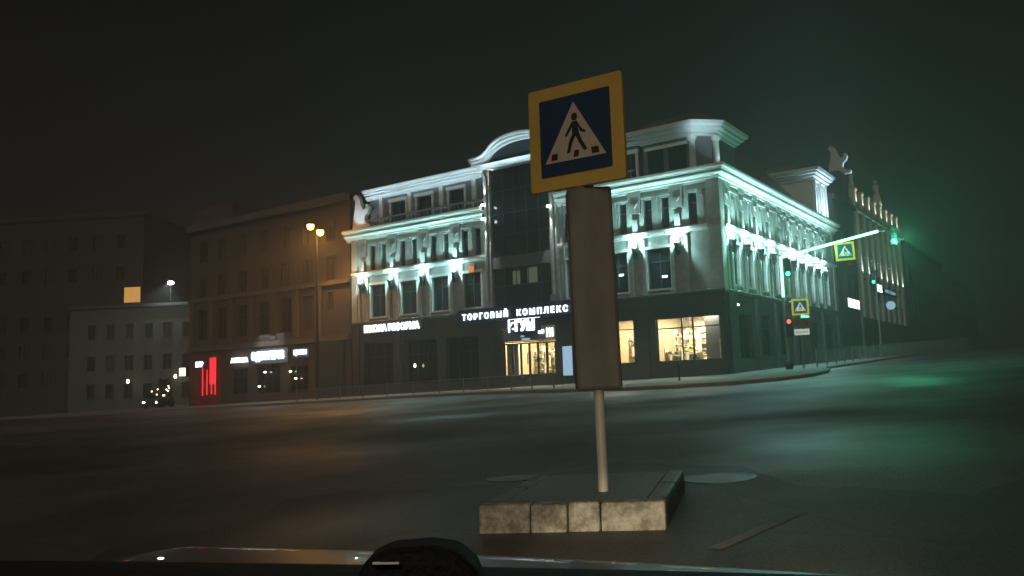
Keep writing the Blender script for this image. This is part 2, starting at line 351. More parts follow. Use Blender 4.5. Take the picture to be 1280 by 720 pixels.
# back and end walls, simple returns
MB().quad(FA.p(LA,0,ZB), FA.p(LA,-18,ZB), FA.p(LA,-18,ZC), FA.p(LA,0,ZC)).build('end_wall', M['cream'], root)
m.quad(FB.p(LB,0,ZB), FB.p(LB,-18,ZB), FB.p(LB,-18,ZC), FB.p(LB,0,ZC))
m.build('upper_wall', M['cream'], root)
for h in w2R+w2L: window(root, FA, h, 0, .25, 2, 2, surround='trim')
for h in w3: window(root, FA, h, 0, .25, 1, 2)
for h in h2B: window(root, FB, h, 0, .25, 1, 2, surround='trim')
for h in h3B: window(root, FB, h, 0, .25, 1, 2)
# pier strips and capitals on the upper floor, hoods over window pairs
def piers(fr, cs, w):
    for c in cs:
        p = MB()
        for dx in (-w, w): p.fbox(fr, c+dx-.11, c+dx+.11, -.02, .1, 6.35, 9.35); p.fbox(fr, c+dx-.15, c+dx+.15, -.02, .14, 6.13, 6.35)
        p.build('pier_strip', M['cream'], root)
        q = MB(); q.fbox(fr, c-.34, c+.34, -.02, .09, 10.9, 11.9); q.fbox(fr, c-.42, c+.42, -.02, .14, 11.9, 12.2)
        q.prism([fr.p(c-.22,.09,11.5), fr.p(c+.22,.09,11.5), fr.p(c,.09,11.2)], fr.n*.1)
        q.fbox(fr, c-.16, c+.16, -.02, .16, 9.78, 10.55)
        q.build('capital', M['cream'], root)
tR, tL = [2.37, 4.99, 7.7], [18.28, 21.1, 24.0, 26.9]
piers(FA, tR + tL, .42); piers(FB, sB, .3)
for c in cR+cL:
    hd = MB(); hd.fbox(FA, c-.9, c+.9, -.02, .1, 11.74, 11.86); hd.fbox(FA, c-.12, c+.12, -.02, .13, 11.45, 11.74); hd.fbox(FA, c-.13, c+.13, -.02, .05, 9.85, 11.4)
    hd.build('window_hood', M['cream'], root)
for a, b in zip(sB, sB[1:] + [22.1]):
    c = (a+b)/2; hd = MB(); hd.fbox(FB, c-.7, c+.7, -.02, .1, 11.74, 11.86); hd.fbox(FB, c-.1, c+.1, -.02, .05, 9.85, 11.4)
    hd.build('window_hood', M['cream'], root)
# corner quoin strips
for fr_, a, b, o_ in ((FA,-.13,.62,.12),(FB,0,.5,.13),(FA,LA-.5,LA+.02,.12),(FB,LB-.5,LB+.02,.12)):
    MB().fbox(fr_, a, b, -.01, o_, ZB+.01, ZC).build('corner_pilaster', M['cream'], root)
# string course at sill height and main cornice, swept round the corner
P2 = lambda fr, t, o: (fr.p(t,o,0).x, fr.p(t,o,0).y)
def course(name, paths, prof, mt):
    for pth in paths: MB().sweep(pth, prof).build(name, M[mt], root)
corner_path = lambda e0, e1: [P2(FA, e0, 0), P2(FA, 0, 0), P2(FB, e1, 0)]
strprof = [(-.05,9.45),(.1,9.45),(.14,9.55),(.22,9.6),(.22,9.74),(.06,9.8),(-.05,9.8)]
course('string_course', [[P2(FA,LA,0), P2(FA,CB1,0)], [P2(FA,CB0,0), P2(FA,.62,0)], [P2(FB,.5,0), P2(FB,LB,0)]], strprof, 'trim')
corn = [(-.1,12.1),(.12,12.1),(.12,12.22),(.2,12.25),(.2,12.34),(.34,12.42),(.46,12.45),(.46,12.52),(.26,12.53),(.26,12.62),(.52,12.63),(.52,12.69),(.6,12.7),(.64,12.78),(.64,12.9),(.1,13.0),(-.1,13.0)]
course('cornice', [[P2(FA,LA+.5,0), P2(FA,CB1+.05,0)], [P2(FA,CB0-.05,0), P2(FA,0,0), P2(FB,LB+.3,0)]], corn, 'trim')
band = [(-.05,5.9),(.1,5.9),(.16,5.98),(.16,6.12),(.06,6.2),(-.05,6.2)]
course('band_course', [[P2(FA,LA,0), P2(FA,0,0), P2(FB,LB,0)]], band, 'granite')
# --- dark stone ground floor with shop windows
gA = [(.3,4.05,2.35,4.78),(5.45,9.15,2.35,4.85),(10.72,14.72,1.8,4.95),(16.6,19.3,1.6,4.6),(20.1,22.9,1.6,4.6),(24.1,26.9,1.6,4.6)]
gB = [(2.0,4.2,2.4,4.9),(5.6,7.8,2.6,5.0),(9.0,11.0,2.7,5.1),(13.0,14.4,2.1,5.0),(16.0,18.4,2.9,5.1),(19.6,22.2,3.0,5.2)]
m = MB(); wall_cells(m, FA, 0, LA, -.2, 6.0, .04, gA, .3); wall_cells(m, FB, 0, LB, -.2, 6.0, .04, gB, .3)
m.quad(FA.p(LA,.04,-.2), FA.p(LA,-18,-.2), FA.p(LA,-18,6), FA.p(LA,.04,6)); m.quad(FB.p(LB,.04,-.2), FB.p(LB,-18,-.2), FB.p(LB,-18,6), FB.p(LB,.04,6))
m.build('ground_floor_wall', M['granite'], root)
for c in (4.75, 9.65, 15.6, 23.5, 27.6):
    MB().fbox(FA, c-.28, c+.28, .03, .2, -.2, 5.89).build('stone_pilaster', M['granite'], root)
for c in (.5, 4.9, 8.4, 12.0, 15.2, 19.0, 23.2):
    MB().fbox(FB, c-.25, c+.25, .03, .22, -.2, 5.89).build('stone_pilaster', M['granite'], root)
for h in gA[3:]: window(root, FA, h, .04, .3, 3, 2, name='shop_window')
for h in gB: window(root, FB, h, .04, .3, 2, 2, name='shop_window')
# lit shop windows: real rooms behind clear glass
def lit_room(h, depth, nt, fracs=None, zf=None):
    a, b, c, d = h; o = .04; A_, B_ = max(.31, a-.6), b+.6
    r = MB()
    r.quad(FA.p(A_,-depth,c-.3),FA.p(B_,-depth,c-.3),FA.p(B_,-depth,d+.5),FA.p(A_,-depth,d+.5))
    r.quad(FA.p(A_,-.3,c-.3),FA.p(A_,-depth,c-.3),FA.p(A_,-depth,d+.5),FA.p(A_,-.3,d+.5)); r.quad(FA.p(B_,-.3,c-.3),FA.p(B_,-depth,c-.3),FA.p(B_,-depth,d+.5),FA.p(B_,-.3,d+.5))
    r.quad(FA.p(A_,-.3,d+.5),FA.p(B_,-.3,d+.5),FA.p(B_,-depth,d+.5),FA.p(A_,-depth,d+.5))
    r.build('shop_inner_wall', M['inner'], root)
    MB().quad(FA.p(A_,-.26,c-.02),FA.p(B_,-.26,c-.02),FA.p(B_,-depth,c-.02),FA.p(A_,-depth,c-.02)).build('shop_floor', M['floorin'], root)
    f = MB(); w = .05
    for (x0,x1,y0,y1) in ((a,a+w,c,d),(b-w,b,c,d),(a+w,b-w,c,c+w),(a+w,b-w,d-w,d)): f.fbox(FA, x0, x1, o-.24, o-.14, y0, y1)
    for q in (fracs or [i/nt for i in range(1,nt)]): x = a+(b-a)*q; f.fbox(FA, x-.035, x+.035, o-.238, o-.142, c+w, d-w)
    if zf: f.fbox(FA, a+w, b-w, o-.236, o-.144, zf-.03, zf+.03)
    wo = f.build('shop_window', M['frame'], root)
    MB().quad(FA.p(a+.01,o-.19,c+.01),FA.p(b-.01,o-.19,c+.01),FA.p(b-.01,o-.19,d-.01),FA.p(a+.01,o-.19,d-.01)).build('pane', M['clear'], wo)
def tubes(h, z, depth, ts, power, colr):
    for i, (t0, t1, oo) in enumerate(ts):
        MB().fbox(FA, t0, t1, -oo-.06, -oo+.06, z-.04, z).build('ceiling_light', M['tubelight'], root)
    c = (h[0]+h[1])/2
    lamp('shop_light', 'AREA', FA.p(c, -depth*.42, z-.08), power, colr, root, FA.p(c, -depth*.5, 0), shape='RECTANGLE', size=(h[1]-h[0])*.8, size_y=depth*.6)
def rack(h, t0, t1, o, z0, z1, rows, label, g_):
    k = thing('display_rack', label, 'shop rack', tuple(FA.p((t0+t1)/2, -o, z0)), g_)
    f = MB(); f.fbox(FA, t0, t0+.05, -o-.2, -o+.2, z0, z1); f.fbox(FA, t1-.05, t1, -o-.2, -o+.2, z0, z1)
    gd = MB()
    for i in range(rows):
        z = z0+.1+(z1-z0-.2)*i/max(1,rows-.4); f.fbox(FA, t0+.05, t1-.05, -o-.19, -o+.19, z-.03, z)
        t = t0+.1
        while t < t1-.15:
            w = random.uniform(.08,.28); hh = random.uniform(.12,(z1-z0)/rows*.75)
            if random.random() < .85: gd.fbox(FA, t, min(t+w,t1-.08), -o-.12, -o+random.uniform(.04,.17), z+.002, z+hh)
            t += w+.02
    f.build('frame', M['shelfwhite'], k); s = gd.build('goods', M['goods'], k); s['kind'] = 'stuff'
hW = gA[0]
lit_room(hW, 5, 3, [.43,.6], 4.2); tubes(hW, 5.1, 5, [(.5,1.3,1.0),(1.9,3.6,2.2),(1.2,2.2,3.6),(2.6,3.9,3.4),(2.8,3.9,1.2)], 750, (1,.88,.64))
rack(hW, 2.4, 3.9, 2.2, 2.34, 4.2, 4, 'white rack of coloured goods at the far side of the corner shop window', 'racks of goods in the lit shop')
rack(hW, 2.9, 3.95, .9, 2.34, 3.1, 2, 'low display of coloured goods close behind the corner shop glass', 'racks of goods in the lit shop')
rack(hW, .3, 1.2, 3.0, 2.34, 4.0, 4, 'rack of goods beside the grey column in the corner shop', 'racks of goods in the lit shop')
rack(hW, 1.65, 4.1, 4.5, 2.34, 4.5, 6, 'rack of goods against the back wall of the corner shop', 'racks of goods in the lit shop')
rack(hW, 3.0, 3.9, 3.4, 2.34, 4.1, 4, 'rack of goods deep inside the corner shop behind the far side display', 'racks of goods in the lit shop')
rack(hW, .35, .7, 1.0, 2.34, 3.5, 4, 'narrow stand of goods by the right edge of the corner shop window', 'racks of goods in the lit shop')
rack(hW, 1.7, 2.6, .7, 2.34, 2.85, 1, 'low stand of goods behind the middle pane of the corner shop', 'racks of goods in the lit shop')
for t0_, t1_, z0_, z1_, mm_ in ((2.3,2.9,3.3,4.4,'poster'),(3.2,3.9,4.3,4.8,'shelfwhite'),(1.75,2.2,2.6,4.3,'shelfwhite')):
    MB().fbox(FA, t0_, t1_, -4.98, -4.9, z0_, z1_).build('wall_panel', M[mm_], root)
MB().fbox(FA, .75, 1.55, -1.6, -1.0, 2.33, 5.25).build('inner_column', M['attic'], root)
hW = gA[1]
lit_room(hW, 4, 3, None, 4.3); tubes(hW, 5.15, 4, [(5.6,6.8,1.0),(7.2,8.8,2.0)], 520, (1,.82,.55))
rack(hW, 5.5, 6.6, 1.6, 2.34, 4.2, 4, 'rack of goods in the narrow lit window right of the grey cabinet', 'racks of goods in the lit shop')
rack(hW, 7.9, 9.1, 1.8, 2.34, 4.2, 4, 'rack of goods in the lit window slit beside the blue poster', 'racks of goods in the lit shop')
# entrance: door leaves below a transom, a lit hall behind
hE = gA[2]
lit_room((10.72,14.72,1.8,4.95), 6, 1, [.999], 4.0); tubes(hE, 5.3, 6, [(11.2,12.0,1.5),(12.6,13.6,1.5),(11.4,13.8,3.5)], 900, (1,.84,.56))
rack(hE, 11.0, 12.4, 4.0, 1.8, 3.9, 5, 'tall rack of goods seen through the right hand entrance doors', 'racks of goods in the lit shop')
rack(hE, 12.5, 14.6, 4.6, 1.8, 3.9, 5, 'tall rack of goods seen through the left hand entrance doors', 'racks of goods in the lit shop')
rack(hE, 12.2, 13.2, 2.6, 1.8, 2.7, 2, 'low table of goods in the middle of the entrance hall', 'racks of goods in the lit shop')
n = 6
for i in range(n):
    a = 10.8+(14.64-10.8)*i/n; b = a+(14.64-10.8)/n; d = MB()
    for (x0,x1,y0,y1) in ((a+.01,a+.07,1.82,3.93),(b-.07,b-.01,1.82,3.93),(a+.07,b-.07,1.82,1.95),(a+.07,b-.07,3.85,3.93)): d.fbox(FA, x0, x1, -.12, -.05, y0, y1)
    do = d.build('entrance_door', M['frame'], root)
    MB().fbox(FA, a+(.1 if i%2 else .5), a+(.14 if i%2 else .54), -.05, .0, 2.6, 3.3).build('handle', M['steel'], do)
rack(hE, 10.9, 11.9, 1.4, 1.8, 3.2, 4, 'stand of goods just inside the right hand entrance doors', 'racks of goods in the lit shop')
rack(hE, 12.6, 13.5, 1.8, 1.8, 3.5, 4, 'stand of goods just inside the left hand entrance doors', 'racks of goods in the lit shop')
MB().fbox(FA, 10.78, 14.66, -.135, -.125, 4.05, 4.88).build('transom_dim_panel', M['attic'], root)  # opaque grey panel added to dim the transom glass
for i_, (ta, tb, za, zb_) in enumerate(((11.1,11.5,4.15,4.25),(12.7,13.3,4.1,4.22),(13.1,13.4,4.3,4.4))):
    MB().fbox(FA, ta, tb, -.12, -.11, za, zb_).build('transom_glint', M['dimwarm' if i_ == 0 else 'poster'], root)  # glowing patches stand in for reflections in the transom glass
MB().fbox(FA, 13.75, 14.63, -.6, -.35, 1.82, 3.9).build('vestibule_panel', M['shelfwhite'], root)
st = MB()
for i in range(5): st.fbox(FA, 10.2-.25*(4-i), 15.2+.25*(4-i), .045, .05+.32*(5-i), .7+.001*i, 1.0+.16*(i+1))
st.build('entrance_steps', M['granite'], root)
# fascia over the entrance
MB().fbox(FA, 9.0, 17.9, .2, .5, 5.42, 6.28).build('fascia', M['navy'], root)
# --- glazed central bay
m = MB(); m.fbox(FA, CB0, CB1, -.5, -.02, 6.2, 15.2); m.build('curtain_glass', M['curtain'], root)
m = MB()
for i in range(1,5): t = CB0+.5+(CB1-CB0-1)*i/5; m.fbox(FA, t-.03, t+.03, -.02, .04, 6.2, 15.2)
for z in (7.6, 10.9, 12.3, 13.8): m.fbox(FA, CB0+.5, CB1-.5, -.02, .038, z-.03, z+.03)
m.build('mullion', M['frame'], root)
MB().fbox(FA, CB0+.5, CB1-.5, -.02, .12, 8.75, 9.5).build('spandrel', M['attic'], root)
for a, b, z0, z1 in ((13.2,13.75,7.65,8.5),(11.9,12.65,7.65,8.6)):
    MB().fbox(FA, a, b, -.02, .012, z0, z1).build('dim_lit_pane', M['dimwarm'], root)
for c in (CB0+.25, CB1-.25):
    p = MB(); p.fbox(FA, c-.25, c+.25, -.3, .22, 6.29, 15.2); p.fbox(FA, c-.32, c+.32, -.3, .3, 6.29, 6.7); p.fbox(FA, c-.32, c+.32, -.3, .3, 14.9, 15.25)
    p.tube([FA.p(c,.34,6.7), FA.p(c,.34,14.9)], .11, 12); p.build('tall_pilaster', M['cream'], root)
MB().tube([FA.p(9.75,.3,6.2), FA.p(9.75,.3,12.1)], .055, 8).build('drainpipe', M['steel'], root)
MB().tube([FA.p(9.2,.3,6.2), FA.p(9.2,.3,9.0)], .04, 8).build('drainpipe', M['steel'], root)
# curved gable: ogee moulding and a solid tympanum
def ogee():
    L = []; c = (CB0+CB1)/2
    def zf(u):
        u = abs(u)
        if u > 3.1: return 15.9
        if u > 2.2: k = (3.1-u)/.9; return 15.9 + .42*k*k
        k = u/2.2; return 16.32 + .95*math.sqrt(max(0, 1-k*k*.93)) - .95*math.sqrt(.07)
    n = 44
    for i in range(n+1):
        u = -3.75+7.5*i/n; L.append((c+u, zf(u)))
    return L
OG = ogee()
prof = [(-.25,-.5),(.12,-.02),(.12,.1),(.3,.14),(.3,.26),(.44,.3),(.44,.42),(-.25,.42)]
m = MB(); m.loft([[FA.p(t, o, z+h) for o, h in ((-.4,-.12),(.16,-.12),(.16,.02),(.34,.06),(.34,.2),(.48,.24),(.48,.36),(-.4,.36))] for t, z in OG]); m.build('curved_gable', M['trim'], root)
m = MB(); lo = [FA.p(t, -.1, 15.2) for t, z in OG if abs(t-13) < 2.8]; hi = [FA.p(t, -.1, z-.1) for t, z in OG if abs(t-13) < 2.8]
m.prism(lo + hi[::-1], FA.n*-.3); m.build('tympanum', M['curtain'], root)
MB().fbox(FA, CB0-.35, CB1+.35, -.28, .4, 15.28, 15.7).build('gable_base', M['trim'], root)
# --- attic storey either side of the gable
AO = -.55
def attic(t0, t1, pil, wins, e0, e1):
    hs = [(a,b,13.0,14.66) for a, b in wins]
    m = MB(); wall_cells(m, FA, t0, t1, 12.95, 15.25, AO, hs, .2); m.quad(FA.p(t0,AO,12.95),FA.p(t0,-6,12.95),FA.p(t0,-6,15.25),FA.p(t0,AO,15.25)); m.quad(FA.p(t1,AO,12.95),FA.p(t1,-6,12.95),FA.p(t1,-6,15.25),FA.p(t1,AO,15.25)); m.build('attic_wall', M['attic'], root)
    for h in hs:
        w = window(root, FA, h, AO, .2, 2, 1, name='attic_window'); s = MB(); a, b, c, d = h
        s.fbox(FA, a-.16, a-.003, AO-.02, AO+.1, c, d); s.fbox(FA, b+.003, b+.16, AO-.02, AO+.1, c, d); s.fbox(FA, a-.2, b+.2, AO-.02, AO+.16, d+.003, d+.22); s.build('surround', M['trim'], w)
    for c in pil:
        p = MB(); p.fbox(FA, c-.16, c+.16, AO-.02, AO+.16, 12.99, 15.2); p.build('attic_pilaster', M['trim'], root)
    pr = [(-.1,15.1),(.14,15.1),(.14,15.22),(.26,15.26),(.26,15.36),(.1,15.37),(.1,15.45),(.42,15.46),(.42,15.54),(.3,15.55),(.3,15.59),(.56,15.6),(.62,15.72),(.62,15.8),(.0,15.9),(-.1,15.9)]
    mm = MB(); mm.sweep([P2(FA,e1,AO), P2(FA,e0,AO)], pr); mm.build('attic_cornice', M['trim'], root)
    mm = MB(); mm.prism([FA.p(t0,AO,15.4), FA.p(t0,-6,15.4), FA.p(t0,-6,16.2), FA.p(t0,-3,16.4)], FA.d*(t1-t0)); mm.build('attic_roof', M['roof'], root)
    b = MB(); bt = t0+.3
    for z, q in ((13.03,.1),(13.5,.1)): b.fbox(FA, t0+.1, t1-.1, -.2, -.05, z, z+q)
    while bt < t1-.2: b.lathe(FA.p(bt,-.125,0), [(.05,13.13),(.07,13.2),(.04,13.3),(.03,13.42),(.06,13.5)], 8); bt += .34
    b.build('balustrade', M['attic'], root)
attic(16.1, 26.7, [25.5,22.75,19.85,17.0], [(23.2,24.55),(20.75,22.1),(17.9,19.2)], 15.9, 26.95)
attic(4.9, 9.9, [9.0,6.3], [(7.0,8.3),(5.05,5.9)], 4.75, 10.1)
# scroll ornament at the left end
def scroll(fr, t, o, z, h, name, label, cat='ornament', grp=None, flip=1, mt='trim'):
    m = MB(); pts = []
    for a, b in ((-.9,0),(.9,0),(.85,.25),(.45,.35),(.3,.6),(.35,.9),(.62,1.1),(.7,1.4),(.55,1.65),(.35,1.6),(.42,1.4),(.2,1.3),(.0,1.6),(-.1,2.0),(-.35,2.35),(-.6,2.4),(-.75,2.2),(-.55,1.9),(-.6,1.4),(-.75,.8),(-.8,.3)):
        pts.append(fr.p(t+a*h/2.4*flip, o, z+b*h/2.4))
    m.prism(pts, fr.n*-.35); ob = m.build(name, M[mt], None, bevel=.04); return tag(ob, label, cat, grp)
scroll(FA, 27.2, -.1, 12.98, 2.7, 'scroll_ornament', 'pale carved scroll standing on the cornice at the dark end of the long front', flip=-1)
# main flat roof deck
m = MB(); m.poly([FA.p(LA,-.1,12.96), FA.p(0,-.1,12.96), FB.p(LB,-.1,12.96), FB.p(LB,-18,12.96), FA.p(LA,-18,12.96)]); m.build('roof_deck', M['roof'], root)
m = MB(); m.quad(FA.p(LA,-18,-.2),FA.p(14,-18,-.2),FA.p(14,-18,12.96),FA.p(LA,-18,12.96)); m.build('rear_wall', M['cream'], root)
# --- corner turret with chamfer and bell roof
def turret():
    def ring(e, z):
        a, b, ch = 4.6, 4.6, 1.3
        def q(u, v): p = CORNER + dA*u + dB*v; return Vector((p.x, p.y, z))
        i = .55-e
        return [q(a+e, i), q(ch+i*.4, i), q(i, ch+i*.4), q(i, b+e), q(a-.5, b+e), q(a+e, b-.5)]
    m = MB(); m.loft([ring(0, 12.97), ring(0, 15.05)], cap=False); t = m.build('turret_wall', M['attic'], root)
    pr = [(0,15.0),(.12,15.02),(.12,15.14),(.3,15.2),(.3,15.32),(.48,15.38),(.48,15.5),(.66,15.56),(.7,15.76)]
    m = MB(); m.loft([ring(o, z) for o, z in pr], cap=False); m.build('turret_cornice', M['trim'], root)
    m = MB(); m.loft([ring(.7,15.762), ring(.2,15.9), ring(.0,16.15), ring(-.5,16.5), ring(-1.0,16.66)]); m.build('turret_roof', M['roof'], root)
    # pilasters at the chamfer edges
    for (u, v) in ((1.52,.5),(.5,1.52)):
        p = MB(); c = CORNER + dA*u + dB*v
        p.lathe((c.x,c.y,0), [(.3,12.98),(.3,13.15),(.2,13.2),(.17,14.7),(.26,14.8),(.3,14.98)], 14); p.build('turret_column', M['trim'], root, smooth=False)
    for a, b in ((1.9,3.0),(3.3,4.3)):
        h = (a,b,13.15,14.6); p = MB(); p.fbox(FA, a, b, -.56, -.53, 13.15, 14.6); w = p.build('turret_window', M['darkglass'], root)
        s = MB(); s.fbox(FA, a-.14, b+.14, -.56, -.42, 14.6, 14.78); s.build('surround', M['trim'], w)
    w0 = CORNER + dA*.9 + dB*.9
    return t
turret()
# mansard roof along the side street
m = MB(); m.loft([[FB.p(s, o, z) for o, z in ((-.6,12.97),(-1.0,13.2),(-1.9,15.2+k*.6),(-3.2,16.5+k),(-5,17.0+k),(-9,17.0+k),(-9,12.97))] for s, k in ((4.8,-.6),(6.5,0),(9,.35),(13,.5),(17,.3),(20.2,-.4))]); m.build('mansard_roof', M['roof'], root)
# lit pavilion at the far end of the side front
def pavilion():
    s0, s1 = 20.0, 23.5; hs = [(20.7,21.4,13.5,15.6),(22.1,22.8,13.5,15.6)]
    m = MB(); wall_cells(m, FB, s0, s1, 12.97, 16.0, -.2, hs, .2)
    for s in (s0, s1): m.quad(FB.p(s,-.2,12.97),FB.p(s,-5,12.97),FB.p(s,-5,16),FB.p(s,-.2,16))
    m.build('pavilion_wall', M['trim'], root)
    for h in hs: window(root, FB, h, -.2, .2, 1, 3, name='pavilion_window')
    pr = [(-.1,15.9),(.14,15.9),(.14,16.05),(.3,16.12),(.3,16.24),(.5,16.32),(.5,16.44),(.62,16.5),(.68,16.7),(-.1,16.8)]
    m = MB(); m.sweep([P2(FB,s0,-4.5), P2(FB,s0,-.2), P2(FB,s1,-.2), P2(FB,s1,-4.5)], pr); m.build('pavilion_cornice', M['trim'], root)
    m = MB(); m.hexa([FB.p(s0,-.3,16.7),FB.p(s1,-.3,16.7),FB.p(s1,-4.5,16.7),FB.p(s0,-4.5,16.7),FB.p(s0+.8,-1.5,17.5),FB.p(s1-.8,-1.5,17.5),FB.p(s1-.8,-3.5,17.5),FB.p(s0+.8,-3.5,17.5)]); m.build('pavilion_roof', M['roof'], root)
    for s in (s0+.25, (s0+s1)/2, s1-.25): MB().fbox(FB, s-.16, s+.16, -.22, -.05, 12.99, 15.88).build('pavilion_pilaster', M['trim'], root)
pavilion()
COLD, ICE = (.48,.96,.94), (.56,.82,1)
strip_light('cornice_light', FA, 16.1, 26.7, .55, 14.9, -.3, 15.6, 48, ICE, root)
strip_light('cornice_light', FA, 6.4, 9.9, .55, 14.9, -.3, 15.6, 32, ICE, root)
strip_light('gable_light', FA, 10.2, 15.8, 1.0, 15.2, .2, 16.6, 45, ICE, root)
strip_light('ledge_light', FA, 16.2, 26.6, .5, 13.1, -.5, 14.6, 8, ICE, root)
strip_light('ledge_light', FA, 4.9, 9.9, .5, 13.1, -.5, 14.6, 4, ICE, root)
lamp('scroll_spot', 'SPOT', FA.p(27.6,1.2,13.1), 120, ICE, root, FA.p(27.1,-.2,14.4), spot_size=R(70), spot_blend=.6, shadow_soft_size=.05)
for a_, b_ in ((24.75,26.6),(22.3,23.0),(19.4,20.55),(16.2,17.7)): MB().fbox(FA, a_, b_, AO-.02, AO+.14, 13.5, 13.66).build('attic_sill', M['trim'], root)
strip_light('cornice_light', FA, .3, 28, 1.3, 11.9, .3, 12.7, 34, COLD, root)
strip_light('cornice_light', FB, .3, 23, 1.3, 11.9, .3, 12.7, 40, COLD, root)
strip_light('turret_light', FA, -.2, 1.3, .7, 14.6, -.4, 15.5, 11, ICE, root)
strip_light('pavilion_light', FB, 20.2, 23.4, .7, 13.0, -.2, 15.4, 130, ICE, root)
lamp('turret_spot', 'SPOT', FB.p(1.2,.5,13.0), 60, ICE, root, FB.p(1.2,-.6,14.6), spot_size=R(60), spot_blend=.6, shadow_soft_size=.05)

# ================================================================== WALL LANTERNS
def make_lantern(fr, t, label, grp, k=1.0, wall=0):
    base = fr.p(t, wall, 8.45)
    r = thing('wall_lantern', label, 'lantern', tuple(base), grp)
    return dress_lantern(r, fr, t, k, wall)
def dress_lantern(r, fr, t, k, wall=0):
    q = lambda dt, o, z: fr.p(t+dt, wall+o, z)
    f = MB(); f.fbox(fr, t-.08, t+.08, wall+.02, wall+.06, 8.3, 8.95); f.tube([q(0,.05,8.4), q(0,.22,8.34), q(0,.3,8.45)], .025, 6)
    f.loft([[q(a*s,.3+b*s,z) for a, b in ((-1,-1),(1,-1),(1,1),(-1,1))] for s, z in ((.05,8.2),(.09,8.45),(.1,8.5))])
    f.build('bracket', M['iron'], r)
    b = MB(); b.loft([[q(a*s,.3+b*s,z) for a, b in ((-1,-1),(1,-1),(1,1),(-1,1))] for s, z in ((.1,8.5),(.16,8.88))])
    b.build('lantern_glass', M['darkglass'], r)
    c = MB(); c.loft([[q(a*s,.3+b*s,z) for a, b in ((-1,-1),(1,-1),(1,1),(-1,1))] for s, z in ((.19,8.88),(.12,8.94),(.05,8.97))]); c.build('cap', M['iron'], r)
    # the light it throws up and down the wall
    lamp('up_light', 'SPOT', q(0,.55,9.0), 520*k, COLD, r, q(0,-.1,11.4), spot_size=R(105), spot_blend=.9, shadow_soft_size=.06)
    lamp('down_light', 'SPOT', q(0,.5,9.25), 330*k, COLD, r, q(0,-.1,6.9), spot_size=R(115), spot_blend=.9, shadow_soft_size=.06)
    lamp('burst', 'POINT', q(0,.42,9.13), 110*k, COLD, r, shadow_soft_size=.05)
    MB().lathe(q(0,.28,0), [(.03,8.975),(.06,9.0),(.085,9.08),(.06,9.16),(.02,9.18)], 10).build('bare_bulb', M['upglow'], r)
    return r
GL = 'lit wall lanterns of the shopping centre'
ordw = ['first','second','third','fourth','fifth','sixth','seventh','eighth','ninth','tenth']
protoA = None
def lantern_set(fr, ts, labels, ks):
    proto = None
    for t, l, k in zip(ts, labels, ks):
        if proto is None: proto = make_lantern(fr, t, l, GL, 1); r = proto
        else:
            r = copy_tree(proto); r.location = fr.p(t, 0, 8.45); r['label'] = l
        if k != 1:
            for ch in r.children:
                if ch.type == 'LIGHT': ch.data = ch.data.copy(); ch.data.energy *= k
lantern_set(FA, tR + tL, ['lit lantern on the long front, nearest the building corner above the wide lit shop window',
  'lit lantern on the long front, between the corner lantern and the big crossing sign', 'lit lantern on the long front, right of the glazed bay behind the grey cabinet',
  'lit lantern left of the glazed bay, beside the small orange sign', 'lit lantern on the left wing, second left from the glazed bay', 'lit lantern on the left wing, second from its dark left end', 'lit lantern at the far left end of the long front'], [.85,1.15,.6,1.4,1.0,.9,.65])
lantern_set(FB, sB, ['lit lantern on the side front, right at the building corner'] + [f'lit lantern on the side front, {ordw[i]} counted from the building corner' for i in range(1,9)] + ['lit lantern at the uphill end of the side front'], [1.2,.65,1.3,.7,.2,.85,.6,.75,.65,.6])
# up/down spot cylinders on the tall pilasters
GS = 'cylinder uplights on the tall pilasters'
for c, l in ((CB1-.25,'left'),(CB0+.25,'right')):
    for z, up in (((12.75,1),(12.2,0)) if l == 'left' else ((12.3,0),)):
        r = thing('facade_spotlight', f'bright {"upward" if up else "downward"} cylinder spotlight on the {l} pilaster of the glazed bay', 'spotlight', tuple(FA.p(c,.5,z)), GS)
        MB().lathe(FA.p(c,.62,z), [(.07,-.12),(.08,-.1),(.08,.1),(.07,.12)]).build('housing', M['iron'], r)
        MB().lathe(FA.p(c,.62,z), [(.12,.121),(.15,.2),(.08,.26)] if up else [(.08,-.26),(.15,-.2),(.12,-.121)]).build('lens', M['upglow'], r)
        lamp('beam', 'SPOT', FA.p(c,.75,z+(.3 if up else -.3)), 420, (.85,.95,1), r, FA.p(c,.3,z+(3 if up else -3)), spot_size=R(40), spot_blend=.7, shadow_soft_size=.04)

# ================================================================== SIGNS ON THE SHOPPING CENTRE
def letter_sign(name, label, s, size, fr, t, o, z, width, mt='whiteled', back=None, spacing=1.0, bold=.0, cat='shop sign'):
    r = thing(name, label, cat, tuple(fr.p(t, o-.06, z-size*.6)))
    text_mesh(s, size, .03, fr, t, o, z, width, spacing, bold).build('lettering', M[mt], r)
    if back: MB().fbox(fr, t-back[0]/2, t+back[0]/2, o-.12, o-.05, z-back[1]/2, z+back[1]/2).build('backing', M[back[2]], r)
    return r
letter_sign('letter_sign', 'white lit spaced lettering along the navy fascia over the entrance', 'ТОРГОВЫЙ  КОМПЛЕКС', .52, FA, 13.45, .58, 5.84, 8.0, spacing=1.5, bold=.012)
letter_sign('letter_sign', 'overexposed white lit two word sign on the left wing below the lanterns', 'ШКОЛА РЕФОРМА', .62, FA, 24.0, .3, 5.62, 5.2, mt='whitebox', back=(5.5,.75,'granite'), bold=.03)
r = letter_sign('entrance_sign', 'bright white lit three letter box sign above the entrance doors', 'ГУМ', .85, FA, 12.75, .34, 5.0, 1.45, mt='whitebox', back=(2.3,.82,'navy'), bold=.05)
